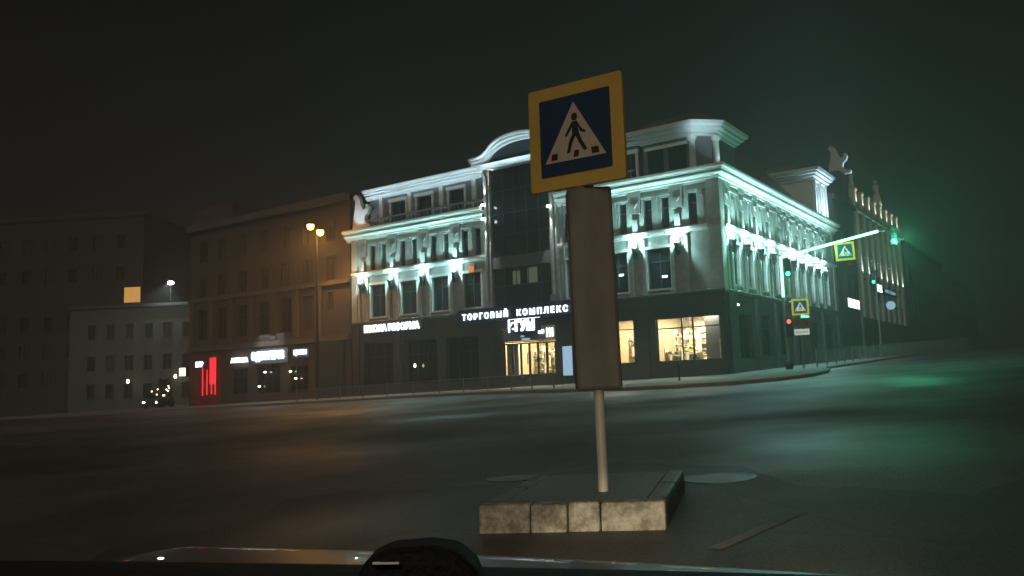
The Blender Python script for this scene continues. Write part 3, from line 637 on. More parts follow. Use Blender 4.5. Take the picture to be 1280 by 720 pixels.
e = MB(); e.tube([FA.p(13.62+.2*math.cos(a/10*2*math.pi*.8), .34, 5.0+.2*math.sin(a/10*2*math.pi*.8)) for a in range(11)], .05, 6); e.build('emblem', M['whitebox'], r)
MB().fbox(FA, 11.62, 13.9, .22, .4, 5.42-.002, 5.46).build('edge_light', M['whiteled'], r)
MB().fbox(FA, 13.9, 13.96, .22, .4, 4.6, 5.4).build('edge_light', M['whiteled'], r)
o = MB().fbox(FA, 11.6, 12.0, -.06, -.03, 4.45, 4.68).build('door_sticker', M['whiteled']); tag(o, 'small bright white notice on the transom glass over the doors', 'notice')
for i, t in enumerate((10.95,11.15,11.35)):
    o = MB().fbox(FA, t, t+.05, -.06, -.03, 4.2, 4.75).build('hanging_light', M['tubelight']); tag(o, 'slim vertical light strip hanging above the right doors', 'light strip', 'light strips above the doors')
r = thing('poster_case', 'pale blue lit poster case on the dark wall right of the entrance', 'poster case', tuple(FA.p(9.75,.3,1.7)))
MB().fbox(FA, 9.36, 10.14, .205, .32, 1.72, 3.62).build('case', M['iron'], r); MB().fbox(FA, 9.42, 10.08, .32, .325, 1.8, 3.54).build('poster', M['poster'], r)
r = thing('projecting_sign', 'small orange lit sign on the wall right of the left wing lanterns', 'shop sign', tuple(FA.p(16.95,.1,8.4)))
MB().fbox(FA, 16.72, 17.12, .12, .2, 8.75, 9.2).build('lit_panel', M['orangesign'], r); MB().fbox(FA, 16.68, 17.16, .02, .115, 8.71, 9.24).build('case', M['iron'], r)
r = thing('door_lamp', 'small warm lamp glowing low on the dark left wing', 'lamp', tuple(FA.p(22.0,.06,2.6)))
MB().lathe(FA.p(21.95,.2,2.62), [(.03,.12),(.07,.18),(.07,.3),(.03,.36)]).build('bulb', M['warmspot'], r); MB().fbox(FA, 21.92, 21.98, .05, .2, 2.97, 3.03).build('bracket', M['iron'], r)
r = thing('door_sign', 'small green lit strip above the dark side street doorway', 'shop sign', tuple(FB.p(13.7,.3,5.1)))
MB().fbox(FB, 13.1, 14.4, .2, .4, 5.12, 5.34).build('lit_strip', M['greenlit'], r); MB().fbox(FB, 13.05, 14.45, .05, .197, 5.05, 5.4).build('case', M['iron'], r)
r = thing('wall_floodlight', 'small pale lamp on the dark stone just round the building corner', 'lamp', tuple(FB.p(1.4,.05,5.3)))
MB().fbox(FB, 1.25, 1.6, .05, .25, 5.25, 5.4).build('housing', M['steel'], r); MB().fbox(FB, 1.28, 1.57, .25, .26, 5.27, 5.38).build('lens', M['whitebox'], r)
# ceiling spots seen inside two upstairs windows
for t, z, l in ((3.45,7.15,'right'),(6.2,7.5,'left')):
    o = MB().fbox(FA, t-.16, t+.16, -.215, -.2, z-.06, z+.06).build('window_light', M['whiteled']); tag(o, f'small white light glowing in an upstairs window, {l} one of two by the crossing sign', 'lamp')

# ================================================================== NEIGHBOURS ON THE SIDE STREET
def block(name, label, fr, t0, t1, depth, z1, mt, rows, pitch, wmat='darkglass', win=(1.1,1.7), roofmat='roof', rise=1.65):
    r = thing(name, label, 'building', tuple(fr.p((t0+t1)/2, 0, 0)))
    hs = []
    n = max(1, int((t1-t0-1)/pitch)); st = (t1-t0-n*pitch)/2
    for z in rows:
        for i in range(n):
            c = t0+st+pitch*(i+.5); hs.append((c-win[0]/2, c+win[0]/2, z, z+win[1]))
    m = MB(); wall_cells(m, fr, t0, t1, -1.5, z1, 0, hs, .2)
    for t in (t0, t1): m.quad(fr.p(t,0,-1.5),fr.p(t,-depth,-1.5),fr.p(t,-depth,z1),fr.p(t,0,z1))
    m.quad(fr.p(t0,-depth,-1.5),fr.p(t1,-depth,-1.5),fr.p(t1,-depth,z1),fr.p(t0,-depth,z1)); m.build('wall', M[mt], r)
    for h in hs: window(r, fr, h, 0, .2, 2, 2, pane=random.choice([wmat, wmat, 'curtain', 'blind']), surround=(mt if random.random() < 2 else None))
    m = MB(); m.fbox(fr, t0-.2, t1+.2, -depth-.2, .25, z1+.002, z1+.35); m.build('cornice', M[mt], r)
    m = MB(); m.hexa([fr.p(t0-.1,.1,z1+.352),fr.p(t1+.1,.1,z1+.352),fr.p(t1+.1,-depth-.1,z1+.352),fr.p(t0-.1,-depth-.1,z1+.352),fr.p(t0+1.5,-depth*.4,z1+.352+rise),fr.p(t1-1.5,-depth*.4,z1+.352+rise),fr.p(t1-1.5,-depth*.6,z1+.352+rise),fr.p(t0+1.5,-depth*.6,z1+.352+rise)]); m.build('roof', M[roofmat], r)
    return r
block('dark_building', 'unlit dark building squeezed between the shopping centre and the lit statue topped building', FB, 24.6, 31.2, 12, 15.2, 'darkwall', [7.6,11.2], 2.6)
FB2 = Frame(FB.p(0,-.4,0), dB, -dA)
rn = block('lit_building', 'pale building with lit pilasters and rooftop statues up the side street', FB, 31.9, 52, 14, 15.4, 'cream', [7.9,11.6], 2.5, win=(.9,2.2))
for i, s in enumerate((32.4,34.9,37.4,39.9,42.4,44.9,47.4,50)):
    p = MB(); p.fbox(FB, s-.22, s+.22, -.02, .18, 6.2, 15.35); p.build('pilaster', M['trim'], rn)
    lamp('pilaster_light', 'SPOT', FB.p(s+.1,.5,9.6), 260, (.8,1,.9), rn, FB.p(s,.05,12), spot_size=R(50), spot_blend=.7, shadow_soft_size=.04)
    MB().fbox(FB, s-.08, s+.08, .2, .4, 9.35, 9.5).build('uplight', M['iron'], rn)
    q = MB(); q.fbox(FB, s-.3, s+.3, -.5, .1, 15.76, 17.2); q.fbox(FB, s-.38, s+.38, -.58, .18, 17.2, 17.4); q.build('parapet_pier', M['trim'], rn)
    lamp('parapet_light', 'SPOT', FB.p(s+.2,.6,15.7), 130, (1,.95,.8), rn, FB.p(s,.05,17.4), spot_size=R(60), spot_blend=.7, shadow_soft_size=.04)
m = MB(); m.fbox(FB, 32, 52, -.4, -.1, 15.762, 16.6); m.build('parapet', M['cream'], rn)
MB().fbox(FB, 31.95, 51.9, .02, .06, 2, 6.1).build('dark_shopfront', M['granite'], rn)
def statue(fr, s, o, z, h, label):
    r = thing('roof_statue', label, 'statue', tuple(fr.p(s,o,z)), 'statues on the lit parapet')
    k = h/1.8; c = fr.p(s,o,z)
    b = MB(); b.lathe(c, [(.32*k,0),(.3*k,.4*k),(.2*k,.85*k),(.17*k,1.0*k),(.24*k,1.3*k),(.2*k,1.42*k),(.07*k,1.48*k),(.07*k,1.53*k),(.11*k,1.6*k),(.12*k,1.68*k),(.08*k,1.78*k),(.01,1.81*k)], 10)
    b.tube([c+Vector((0,0,1.36*k))+fr.d*.2*k, c+Vector((0,0,1.15*k))+fr.d*.42*k, c+Vector((0,0,1.5*k))+fr.d*.55*k], [.07*k,.06*k,.04*k], 7)
    b.tube([c+Vector((0,0,1.36*k))-fr.d*.2*k, c+Vector((0,0,1.0*k))-fr.d*.36*k, c+Vector((0,0,.8*k))-fr.d*.2*k], [.07*k,.06*k,.04*k], 7)
    b.build('figure', M['trim'], r, smooth=True)
statue(FB, 32.4, -.2, 17.4, 1.5, 'stone figure on the parapet nearest the dark gap, lit from below')
statue(FB, 42.4, -.2, 17.4, 2.6, 'tall stone figure further up the lit parapet')
scroll(Frame(FB.p(30.2,-.6,0), -dA, -dB), 0, 0, 18.3, 2.6, 'scroll_ornament', 'pale bluish carved scroll high on the dark roof behind the side front', flip=1)
MB().fbox(FB, 28.6, 31.2, -2.0, -.2, 15.552, 18.29).build('gable_block', M['darkwall'], bpy.data.objects['dark_building'])
lamp('scroll_spot', 'SPOT', FB.p(30.2,2.2,17.4), 420, ICE, bpy.data.objects['dark_building'], FB.p(30.2,-.3,19.6), spot_size=R(50), spot_blend=.6, shadow_soft_size=.05)
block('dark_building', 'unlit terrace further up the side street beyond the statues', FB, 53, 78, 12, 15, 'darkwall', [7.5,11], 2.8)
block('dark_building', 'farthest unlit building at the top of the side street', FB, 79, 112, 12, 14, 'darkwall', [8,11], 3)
r = thing('lightbox_sign', 'white lit box sign over the dark doorway in the gap beside the shopping centre', 'shop sign', tuple(FB.p(27.2,.3,6.6)))
MB().fbox(FB, 25.6, 29.6, .05, .35, 6.55, 7.45).build('case', M['navy'], r); MB().fbox(FB, 25.75, 29.45, .35, .36, 6.65, 7.35).build('lit_face', M['whitebox'], r)
r = thing('lightbox_sign', 'upper white lit box sign on the statue topped building', 'shop sign', tuple(FB.p(37.4,.3,9.0)))
MB().fbox(FB, 35.9, 38.6, .19, .4, 8.6, 9.4).build('case', M['navy'], r); MB().fbox(FB, 36.0, 38.5, .4, .41, 8.68, 9.32).build('lit_face', M['whitebox'], r)
r = thing('lightbox_sign', 'long dim navy sign right of the upper white box sign', 'shop sign', tuple(FB.p(42,.3,9.0)))
MB().fbox(FB, 39.4, 45.5, .19, .35, 8.7, 9.3).build('case', M['navy'], r); text_mesh('МАГАЗИН', .4, .01, FB, 42.4, .37, 9.0, 4.5).build('lettering', M['poster'], r)
r = thing('round_sign', 'small round pale lit sign projecting over the side street pavement', 'shop sign', tuple(FB.p(40,.9,7.4)))
m = MB(); m.loft([[FB.p(40+.02*j, .75+.4*math.cos(a), 7.6+.4*math.sin(a)) for a in [i*math.pi/8 for i in range(16)]] for j in (0,5)]); m.build('disc', M['poster'], r); MB().fbox(FB, 40.03, 40.07, .02, .4, 7.58, 7.62).build('bracket', M['iron'], r)

# ================================================================== LEFT: BROWN BUILDING, PALE BUILDING, FAR HOUSE
D0, D1 = 28.4, 48.0
bd = thing('brown_building', 'dim brown four storey building with pilasters left of the shopping centre', 'building', tuple(FA.p(38,0,.5)))
dw = [(c-.62,c+.62,5.95,8.6) for c in (33.0,35.6,38.2,40.9)] + [(30.2,30.9,7.4,8.7),(31.3,32.0,7.4,8.7)] + [(c-.55,c+.55,z,z+1.8) for z in (9.6,12.6) for c in (30.4,33.0,35.6,38.2,40.9,43.6,46.2)] + [(43.0,44.2,5.95,8.6),(45.6,46.8,5.95,8.6)]
dg_ = [(33.0,35.2,1.3,3.4),(36.2,39.2,1.3,3.5),(40.2,42.2,1.3,3.4)]
m = MB(); wall_cells(m, FA, D0, D1, -1.2, 15.4, -.15, dw+dg_, .22)
for t in (D0, D1): m.quad(FA.p(t,-.15,-1.2),FA.p(t,-14,-1.2),FA.p(t,-14,15.4),FA.p(t,-.15,15.4))
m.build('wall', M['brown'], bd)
for h in dw: window(bd, FA, h, -.15, .22, 2, 2, pane=random.choice(['darkglass','curtain','blind']))
for h in dg_: window(bd, FA, h, -.15, .22, 3, 2, name='shop_window')
for c in (31.7+.1,34.3,36.9,39.55,42.2,44.9,47.6): MB().fbox(FA, c-.28, c+.28, -.17, .02, 5.5, 9.2).build('pilaster', M['brownpil'], bd)
for z, q, o in ((5.0,.4,.12),(9.2,.3,.1),(15.4,.5,.35)): MB().fbox(FA, D0+.02, D1, -.17, o, z+.003, z+q).build('ledge', M['brownpil'], bd)
m = MB(); m.fbox(FA, D1-5.5, D1, -8, -.3, 15.9, 17.4); m.build('roof_storey', M['brown'], bd)
m = MB(); m.hexa([FA.p(D0,0,15.9),FA.p(D1-5.5,0,15.9),FA.p(D1-5.5,-14,15.9),FA.p(D0,-14,15.9),FA.p(D0+1,-6,17.6),FA.p(D1-6.5,-6,17.6),FA.p(D1-6.5,-8,17.6),FA.p(D0+1,-8,17.6)]); m.build('roof', M['roof'], bd)
MB().fbox(FA, 29.0, 32.0, -.16, .1, -.5, 5.0).build('dark_passage', M['granite'], bd)
rw = MB().fbox(FA, 43.6, 46.8, -.16, .25, -.5, 4.6).build('red_shopfront', M['redwall'], bd)
for t in (43.8,44.3,44.9,45.5): MB().tube([FA.p(t,.3,1.2+random.random()*.3), FA.p(t,.3,4.3-random.random())], .05, 6).build('red_tube', M['redglow'], rw)
MB().fbox(FA, 43.75, 44.6, .252, .28, 2.2, 4.4).build('red_panel', M['redglow'], rw)
letter_sign('letter_sign', 'white lit one word sign at the left of the three on the brown building', 'АПТЕКА', .5, FA, 40.9, .12, 4.05, 2.2, bold=.02)
letter_sign('letter_sign', 'large white lit middle sign on a pale board on the brown building', 'О/ДЕЛАГЕРОВ', .85, FA, 37.3, .22, 4.2, 3.9, mt='whitebox', back=(4.6,1.15,'steel'), bold=.03)
letter_sign('letter_sign', 'small white lit sign at the right of the three on the brown building', 'цветы', .6, FA, 33.6, .15, 4.3, 1.4, back=(1.8,.7,'steel'), bold=.02)
letter_sign('letter_sign', 'small white lit sign beside the red shopfront', 'БАР', .55, FA, 45.9, .36, 3.9, 1.0, mt='whitebox', back=(1.4,.8,'navy'), bold=.03)
lamp('sign_wash', 'AREA', FA.p(37.3,.9,4.9), 25, (.7,.85,1), bd, FA.p(37.3,0,4.0), size=3)
GW = 'warm lamps inside the dark cafe windows'
for t, z, l in ((34.9,2.85,'upper warm lamp in the brown building window below the middle sign'),(34.3,2.3,'lower warm lamp in the brown building window below the middle sign'),(37.9,2.9,'small warm lamp left of the others in the cafe window'),(38.6,1.8,'low pale lamp near the sill of the cafe window')):
    o = MB().lathe(FA.p(t,-.05,z), [(.02,0),(.1,.04),(.1,.1),(.02,.14)]).build('cafe_lamp', M['warmspot']); tag(o, l, 'lamp', GW)
# pale building far left
FE = Frame((-36.2, 95, 0), Vector((-1,.12,0)).normalized(), Vector((-.12,-1,0)).normalized(), True)
FE.n = Vector((FE.d.y, -FE.d.x, 0)); FE.n = FE.n if FE.n.y < 0 else -FE.n
be = block('pale_building', 'pale three storey building beyond the brown one at the far left', FE, -2, 15, 12, 11.6, 'palewall', [1.2,4.4,8.0], 2.3, win=(1.0,1.7), rise=.5)
block('tall_dark_house', 'tall dark house at the left edge with one amber lit window', Frame((-46,104,0), FE.d, FE.n, True), 0, 38, 14, 24, 'darkwall', [3,6.5,10,16,20], 3.2)
FG = Frame((-46,104,0), FE.d, FE.n, True)
o = bpy.data.objects['tall_dark_house']; MB().fbox(FG, .3, 2.4, -.1, .08, 13.1, 15.0).build('lit_window', M['amber'], o)
r = thing('floodlight', 'cold white floodlight on a short mast over the pale building roof', 'floodlight', (-39.0,95.5,11.9))
MB().tube([(-39.0,95.5,11.9),(-39.0,95.5,14.0)], .06, 8).build('mast', M['iron'], r); MB().lathe((-39.0,95.4,14.0), [(.1,0),(.32,.1),(.32,.32),(.1,.42)]).build('lens', M['coldlamp'], r)
lamp('flood', 'SPOT', (-39,94.7,14.1), 900, (.75,.95,1), r, (-40,92,2), spot_size=R(120), spot_blend=.5, shadow_soft_size=.1)
for x, z, l in ((-43.2,2.9,'left of two small white wall lamps on the pale building'),(-37.9,3.3,'right of two small white wall lamps on the pale building')):
    o = MB().lathe((x,94.4,z), [(.05,0),(.16,.1),(.12,.4),(.04,.45)]).build('wall_lamp', M['warmspot']); tag(o, l, 'lamp', 'wall lamps on the pale building')
r = thing('shop_lightbox', 'small cream lit square sign between the pale building and the red shopfront', 'shop sign', tuple(FA.p(48.3,.3,3.0)))
MB().fbox(FA, 48.05, 48.75, .2, .35, 3.0, 3.7).build('lit_face', emis('cream_sign_light', (1,.9,.6), 1.6), r); MB().fbox(FA, 48.0, 48.8, -.1, .197, 2.95, 3.75).build('case', M['iron'], r)
r = thing('lit_shrub', 'dark shrub hung with warm lights beside the red shopfront', 'shrub', tuple(FA.p(49.3,1.4,.4)))
m = MB(); c0 = FA.p(49.3,1.4,.4)
for i in range(420):
    a, z = random.random()*6.28, random.random(); rr = (1-.55*z)*random.uniform(.3,.9); c = c0+Vector((rr*math.cos(a), rr*math.sin(a), .4+z*2)); u = Vector((random.uniform(-1,1),random.uniform(-1,1),random.uniform(-1,1)))*.16; w = Vector((random.uniform(-1,1),random.uniform(-1,1),random.uniform(-1,1)))*.1
    m.poly([c-u, c+w, c+u, c-w])
m.build('leaves', mat('shrub_leaf', (.04,.06,.025), .7, .4, 5), r); MB().tube([c0, c0+Vector((0,0,1.3))], .06, 6).build('trunk', M['darkwall'], r)
m = MB()
for i in range(9): m.lathe(c0+Vector((random.uniform(-.75,.75), -.75, random.uniform(.8,2.0))), [(.02,0),(.07,.05),(.02,.1)], 6)
m.build('fairy_lights', M['warmspot'], r)
# a car with its headlamps on, far left
def far_car(x, y):
    z = g(x,y); r = thing('parked_car', 'small dark car with its headlamps on in front of the pale building', 'car', (x,y,z))
    prof = [(-.85,.3),(-.85,.75),(-.62,.92),(.62,.92),(.85,.75),(.85,.3)]
    b = MB(); b.loft([[Vector((x+a*k, y+dy, z+h*hk)) for a, h in prof] for dy, k, hk in ((0,.93,.85),(.15,1,.95),(1.2,1,1.08),(3.2,1,1.1),(4.1,.95,1.05),(4.2,.9,.9))]); b.build('body', M['carpaint'], r, bevel=.03)
    c = MB(); c.loft([[Vector((x+a, y+dy, z+h)) for a, dy, h in ((-w,f,h_),(w,f,h_),(w,bk,h_),(-w,bk,h_))] for w, f, bk, h_ in ((.74,1.1,4.0,.98),(.6,1.75,3.5,1.45))]); c.build('cabin', M['darkglass'], r)
    for dx in (-.75,.75):
        for dy in (.8,3.4): MB().loft([[Vector((x+dx+q, y+dy+.31*math.cos(a), z+.31+.31*math.sin(a))) for a in [i*math.pi/8 for i in range(16)]] for q in (-.1,.1)]).build('wheel', M['tyre'], r)
    for dx in (-.62,.62): MB().loft([[Vector((x+dx+.13*math.cos(a), y-q, z+.62+.09*math.sin(a))) for a in [i*math.pi/6 for i in range(12)]] for q in (0,.05)]).build('headlight', M['headlens'], r)
far_car(-36.2, 84.0)

# ================================================================== STREET FURNITURE
def board(r, c, x, n, s, border, pre='', thick=.03):
    """crossing sign: yellow board, blue square, white triangle, walking figure and stripes"""
    x = Vector(x).normalized(); n = Vector(n).normalized(); up = n.cross(x) if n.cross(x).z > 0 else x.cross(n)
    def P(u, v, d): return c + x*u*s + up*v*s + n*d
    def rr(h, rad, d):
        L = []
        for cx, cy, a0 in ((h-rad,h-rad,0),(-h+rad,h-rad,90),(-h+rad,-h+rad,180),(h-rad,-h+rad,270)):
            for k in range(5): a = R(a0+k*22.5); L.append(P(cx+rad*math.cos(a), cy+rad*math.sin(a), d))
        return L
    MB().prism(rr(.5,.03,0), n*-thick).build('yellow_board', M[pre+'yellow'], r)
    b = .5-border; MB().prism(rr(b,.012,.008), n*-.006).build('blue_field', M[pre+'blue'], r)
    T = lambda u, v, d: P(u*b, v*b, d)
    MB().prism([T(-.86,-.66,.014), T(.86,-.66,.014), T(0,.82,.014)], n*-.004).build('white_triangle', M[pre+'white'], r)
    f = MB(); D = .019
    def pl(pts): f.prism([T(u,v,D) for u, v in pts], n*-.003)
    f.prism([T(.02+.085*math.cos(i*math.pi/8), .42+.1*math.sin(i*math.pi/8), D) for i in range(16)], n*-.003)
    pl([(-.06,.3),(.1,.3),(.14,-.02),(-.05,-.02)])                       # trunk
    pl([(-.06,.29),(-.04,.2),(-.14,.04),(-.22,-.06),(-.26,-.02),(-.17,.12)])  # arm behind
    pl([(.09,.28),(.1,.18),(.22,.08),(.32,.02),(.3,-.03),(.17,.02)])        # arm ahead
    pl([(-.05,-.02),(.07,-.02),(-.06,-.24),(-.13,-.48),(-.22,-.48),(-.15,-.2)])   # leg behind
    pl([(.02,-.02),(.14,-.02),(.22,-.22),(.36,-.46),(.26,-.48),(.12,-.24)])  # leg ahead
    f.build('walking_figure', M['blacksheet'], r)
    st = MB()
    for a, b_ in ((-.68,-.5),(-.04,.1),(.48,.68)):
        st.prism([T(a,-.6,D), T(b_,-.6,D), T(b_-.02 if b_ > .2 else b_+.02,-.44,D), T(a+.03 if a < 0 else a-.02,-.44,D)], n*-.003)
    st.build('stripe_marks', M['blacksheet'], r)
    return r
# big sign on the traffic island
PX, PY = .672, 6.775
isl_d = Vector((math.sin(R(16)), math.cos(R(16)), 0)); isl_r = Vector((isl_d.y, -isl_d.x, 0))
ISC = Vector((.36, 6.23, 0))
def ip(u, v, z=None): p = ISC + isl_r*u + isl_d*v; return Vector((p.x, p.y, g(p.x,p.y)+(z or 0)))
m = MB()
blocks = [(-.69,-.3),(-.29,-.02),(-.01,.22),(.23,.69)]
for i, (a, b) in enumerate(blocks):
    dz = random.uniform(-.012,.012); dv = random.uniform(-.012,.012)
    m.hexa([ip(a,dv-.0,-.1),ip(b,dv,-.1),ip(b,.16,-.1),ip(a,.16,-.1),ip(a,dv+.02,.2+dz),ip(b,dv+.02,.2+dz),ip(b,.16,.2+dz),ip(a,.16,.2+dz)])
isl = thing('traffic_island', 'small kerbed traffic island under the crossing sign with pale worn kerb blocks', 'traffic island', tuple(ip(0,0)))
m.build('kerb_blocks', M['oldkerb'], isl, bevel=.02)
for sd in (-1, 1):
    m2 = MB()
    for k in range(2):
        v0 = .165+k*.75; u0, u1 = (.54,.69) if sd > 0 else (-.69,-.54)
        m2.hexa([ip(u0,v0,-.1),ip(u1,v0,-.1),ip(u1,v0+.74,-.1),ip(u0,v0+.74,-.1),ip(u0,v0,.2),ip(u1,v0,.2),ip(u1,v0+.74,.2),ip(u0,v0+.74,.2)])
    m2.build('side_kerb', M['asphalt'], isl, bevel=.03)
MB().hexa([ip(-.54,.16,0),ip(.54,.16,0),ip(.54,1.66,0),ip(-.54,1.66,0),ip(-.54,.16,.19),ip(.54,.16,.19),ip(.54,1.66,.19),ip(-.54,1.66,.19)]).build('island_top', M['asphalt'], isl)
pz = g(PX,PY)+.17
cs = thing('crossing_sign', 'big tilted yellow bordered pedestrian crossing sign on the near traffic island post', 'road sign', (PX,PY,pz))
top = Vector((PX-.02, PY+.02, 3.72))
pbase = Vector((PX, PY, pz)); lean = lambda z: pbase + (top-pbase)*((z-pz)/(top.z-pz))
MB().tube([lean(pz), lean(2.0), lean(3.72)], .04, 14).build('post', M['post'], cs, smooth=False)
SC = Vector((.555, 6.70, 3.29))
board(cs, SC, (.839,-.545,0), (-.545,-.839,0), .875, .125, thick=.035)
for z in (3.05, 3.5): MB().hexa([(PX-.07,6.66,z),(PX+.02,6.66,z),(PX+.02,6.82,z),(PX-.07,6.82,z),(PX-.07,6.66,z+.04),(PX+.02,6.66,z+.04),(PX+.02,6.82,z+.04),(PX-.07,6.82,z+.04)]).build('clamp', M['steel'], cs)
# the tall cabinet fixed to the same post below the sign
m = MB(); zt, zb = 2.84, 1.2
a, b = lean(zb), lean(zt); w = .18
m.hexa([a+Vector((-w,-.1,0)),a+Vector((w,-.13,0)),a+Vector((w,.12,0)),a+Vector((-w,.12,0)),b+Vector((-w-.01,-.1,0)),b+Vector((w-.01,-.13,0)),b+Vector((w-.01,.12,0)),b+Vector((-w-.01,.12,0))])
m.build('cabinet', M['panelgrey'], cs, bevel=.03)

# LED mast with arm
MX, MY = 14.75, 45.4
mz = g(MX,MY)+.14; mt_ = thing('traffic_light_mast', 'mast arm glowing with green light tubes reaching over the side street', 'traffic light', (MX,MY,mz))
t0 = Vector((MX-.12,MY,7.75)); arm = -dA
MB().tube([(MX,MY,mz),(MX-.12,MY,7.9)], [.11,.08], 12).build('pole', M['steel'], mt_); MB().lathe((MX,MY,mz), [(.2,0),(.2,.3),(.13,.4)]).build('base', M['iron'], mt_)
a1 = t0+arm*5.05+Vector((0,0,.8)); MB().tube([t0+Vector((0,.1,.0)), a1+Vector((0,.1,0))], .06, 10).build('arm', M['steel'], mt_)
MB().tube([(MX-.12,MY-.15,5.6),(t0.x,t0.y-.15,7.75)], .07, 8).build('light_tube', M['greenled'], mt_); MB().tube([t0+Vector((0,-.1,0)), a1+Vector((0,-.1,0))], .07, 8).build('light_tube', M['greenled'], mt_)
lamp('tube_glow', 'POINT', t0+arm*2.5+Vector((0,-.6,.1)), 80, (.2,1,.5), mt_, shadow_soft_size=.5, specular_factor=0); lamp('tube_glow', 'POINT', (MX-.1,MY-.6,6.5), 50, (.2,1,.5), mt_, shadow_soft_size=.4, specular_factor=0)
def signal(name, label, c, x, lit, grp=None, pole=None):
    x = Vector(x).normalized(); n = Vector((x.y,-x.x,0)); c = Vector(c)
    r = thing(name, label, 'traffic light', tuple(c-Vector((0,0,.5))), grp)
    P = lambda u, v, d: c + x*u + Vector((0,0,v)) + n*d
    MB().prism([P(-.17,-.5,0),P(.17,-.5,0),P(.17,.5,0),P(-.17,.5,0)], n*-.2).build('housing', M['iron'], r, bevel=.03)
    for k, v in ((0,.3),(1,0),(2,-.3)):
        o = MB().prism([P(.11*math.cos(i*math.pi/8), v+.11*math.sin(i*math.pi/8), .012) for i in range(16)], n*-.01).build('lens', {0:M['redlit'],2:M['greenlit']}[k] if k == lit else M['blacksheet'], r)
        MB().tube([P(.14*math.cos(a), v+.14*math.sin(a), .06) for a in [i*math.pi/8 for i in range(9)]], .02, 5).build('visor', M['iron'], r)
    return r
signal('traffic_light', 'green traffic light hanging at the outer end of the glowing arm', a1+arm*.6+Vector((.05,-.25,-.3)), (.93,-.37,0), 2)
MB().tube([a1+Vector((0,.1,0)), a1+arm*.7+Vector((0,.06,.06))], .045, 8).build('arm_bracket', M['steel'], mt_)
lamp('signal_glow', 'POINT', a1+arm*.6+Vector((.05,-.9,-.7)), 320, (.1,1,.5), mt_, shadow_soft_size=.15, specular_factor=0)
signal('traffic_light', 'green traffic light on the glowing mast just below its arm', (MX+.2,MY-.2,7.15), (.93,-.37,0), 2)
signal('traffic_light', 'red signal low on the mast beside the small round signs', (MX+.06,MY-.24,3.95), (.93,-.37,0), 0)
r = signal('traffic_light', 'small distant green traffic light in front of the dark gap', FB.p(24.5,2.6,8.6), (.6,-.3,0), 2)
MB().tube([FB.p(24.5,2.75,gp(FB.p(24.5,2.75,0))+.14), FB.p(24.5,2.75,9.2)], .07, 8).build('pole', M['steel'], r)
# crossing sign hung from the arm
h = thing('hanging_crossing_sign', 'small yellow bordered crossing sign hung under the glowing arm', 'road sign', tuple(t0+arm*3.3+Vector((0,-.2,-.7))))
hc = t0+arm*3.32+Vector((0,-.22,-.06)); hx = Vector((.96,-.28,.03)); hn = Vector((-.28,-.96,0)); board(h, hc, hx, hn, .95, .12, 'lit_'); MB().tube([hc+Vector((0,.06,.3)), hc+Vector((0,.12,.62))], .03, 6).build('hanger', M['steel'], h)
# sign post with crossing sign, two round signs and a plate
SX, SY = 15.38, 45.0; sz = g(SX,SY)+.14
sp = thing('sign_post', 'kerbside post stacked with a crossing sign, two round signs and a white plate', 'road sign', (SX,SY,sz))
MB().tube([(SX,SY,sz),(SX,SY,5.5)], .05, 8).build('post', M['steel'], sp)
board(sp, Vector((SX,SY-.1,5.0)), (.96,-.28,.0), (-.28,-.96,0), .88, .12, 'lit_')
sx = Vector((.96,-.28,0)).normalized(); sn = Vector((-.28,-.96,0)).normalized()
sP = lambda u, z, d: Vector((SX,SY-.1,z)) + sx*u + sn*d
MB().prism([sP(-.45,3.92,0),sP(.45,3.92,0),sP(.45,4.42,0),sP(-.45,4.42,0)], sn*-.02).build('sign_backing', M['panelgrey'], sp)
for u in (-.22,.22):
    MB().prism([sP(u+.2*math.cos(i*math.pi/10),4.17+.2*math.sin(i*math.pi/10),.01) for i in range(20)], sn*-.005).build('round_sign', M['red'], sp)
    MB().prism([sP(u+.145*math.cos(i*math.pi/10),4.17+.145*math.sin(i*math.pi/10),.016) for i in range(20)], sn*-.004).build('round_field', M['blue'], sp)
    k = .0; MB().prism([sP(u-.13,4.06,.021),sP(u-.1,4.03,.021),sP(u+.13,4.28,.021),sP(u+.1,4.31,.021)], sn*-.003).build('diagonal_bar', M['red'], sp)
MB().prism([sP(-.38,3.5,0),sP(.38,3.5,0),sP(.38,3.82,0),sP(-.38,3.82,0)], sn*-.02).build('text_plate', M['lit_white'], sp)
FS = Frame((SX,SY-.1,0), sx, sn); text_mesh('ЭВАКУАТОР', .14, .003, FS, 0, .006, 3.66, .64).build('plate_lettering', M['blacksheet'], sp)
# kerbside railings
def railing(pts, label, hgt, post_step, name='street_railing', post_n=None):
    P = [Vector((p.x,p.y,gp(p)+.14)) for p in pts]; r = thing(name, label, 'railing', tuple(P[0]))
    L = [0]
    for a, b in zip(P, P[1:]): L.append(L[-1]+(b-a).length)
    def at(d):
        for i in range(len(P)-1):
            if d <= L[i+1]+1e-6: return P[i].lerp(P[i+1], (d-L[i])/(L[i+1]-L[i]))
        return P[-1]
    n = int(L[-1]/post_step); up = Vector((0,0,1))
    for i in range(n+1): q = at(L[-1]*i/n); MB().tube([q, q+up*(hgt+.08)], .045, 6).build('post', M['steel'], r)
    rl = MB(); rl.tube([p+up*hgt for p in P], .03, 6); rl.tube([p+up*.18 for p in P], .022, 6); rl.build('rail', M['steel'], r)
    b = MB(); d = .15
    while d < L[-1]: q = at(d); b.tube([q+up*.18, q+up*hgt], .011, 4); d += .16
    b.build('balusters', M['steel'], r)
railing([FA.p(t,5.3,0) for t in (28,20,15.2)] + [Vector((-.55,45.6,0)), Vector((1.9,41.4,0))], 'low grey pedestrian railing along the kerb before the long front', .75, 2.0)
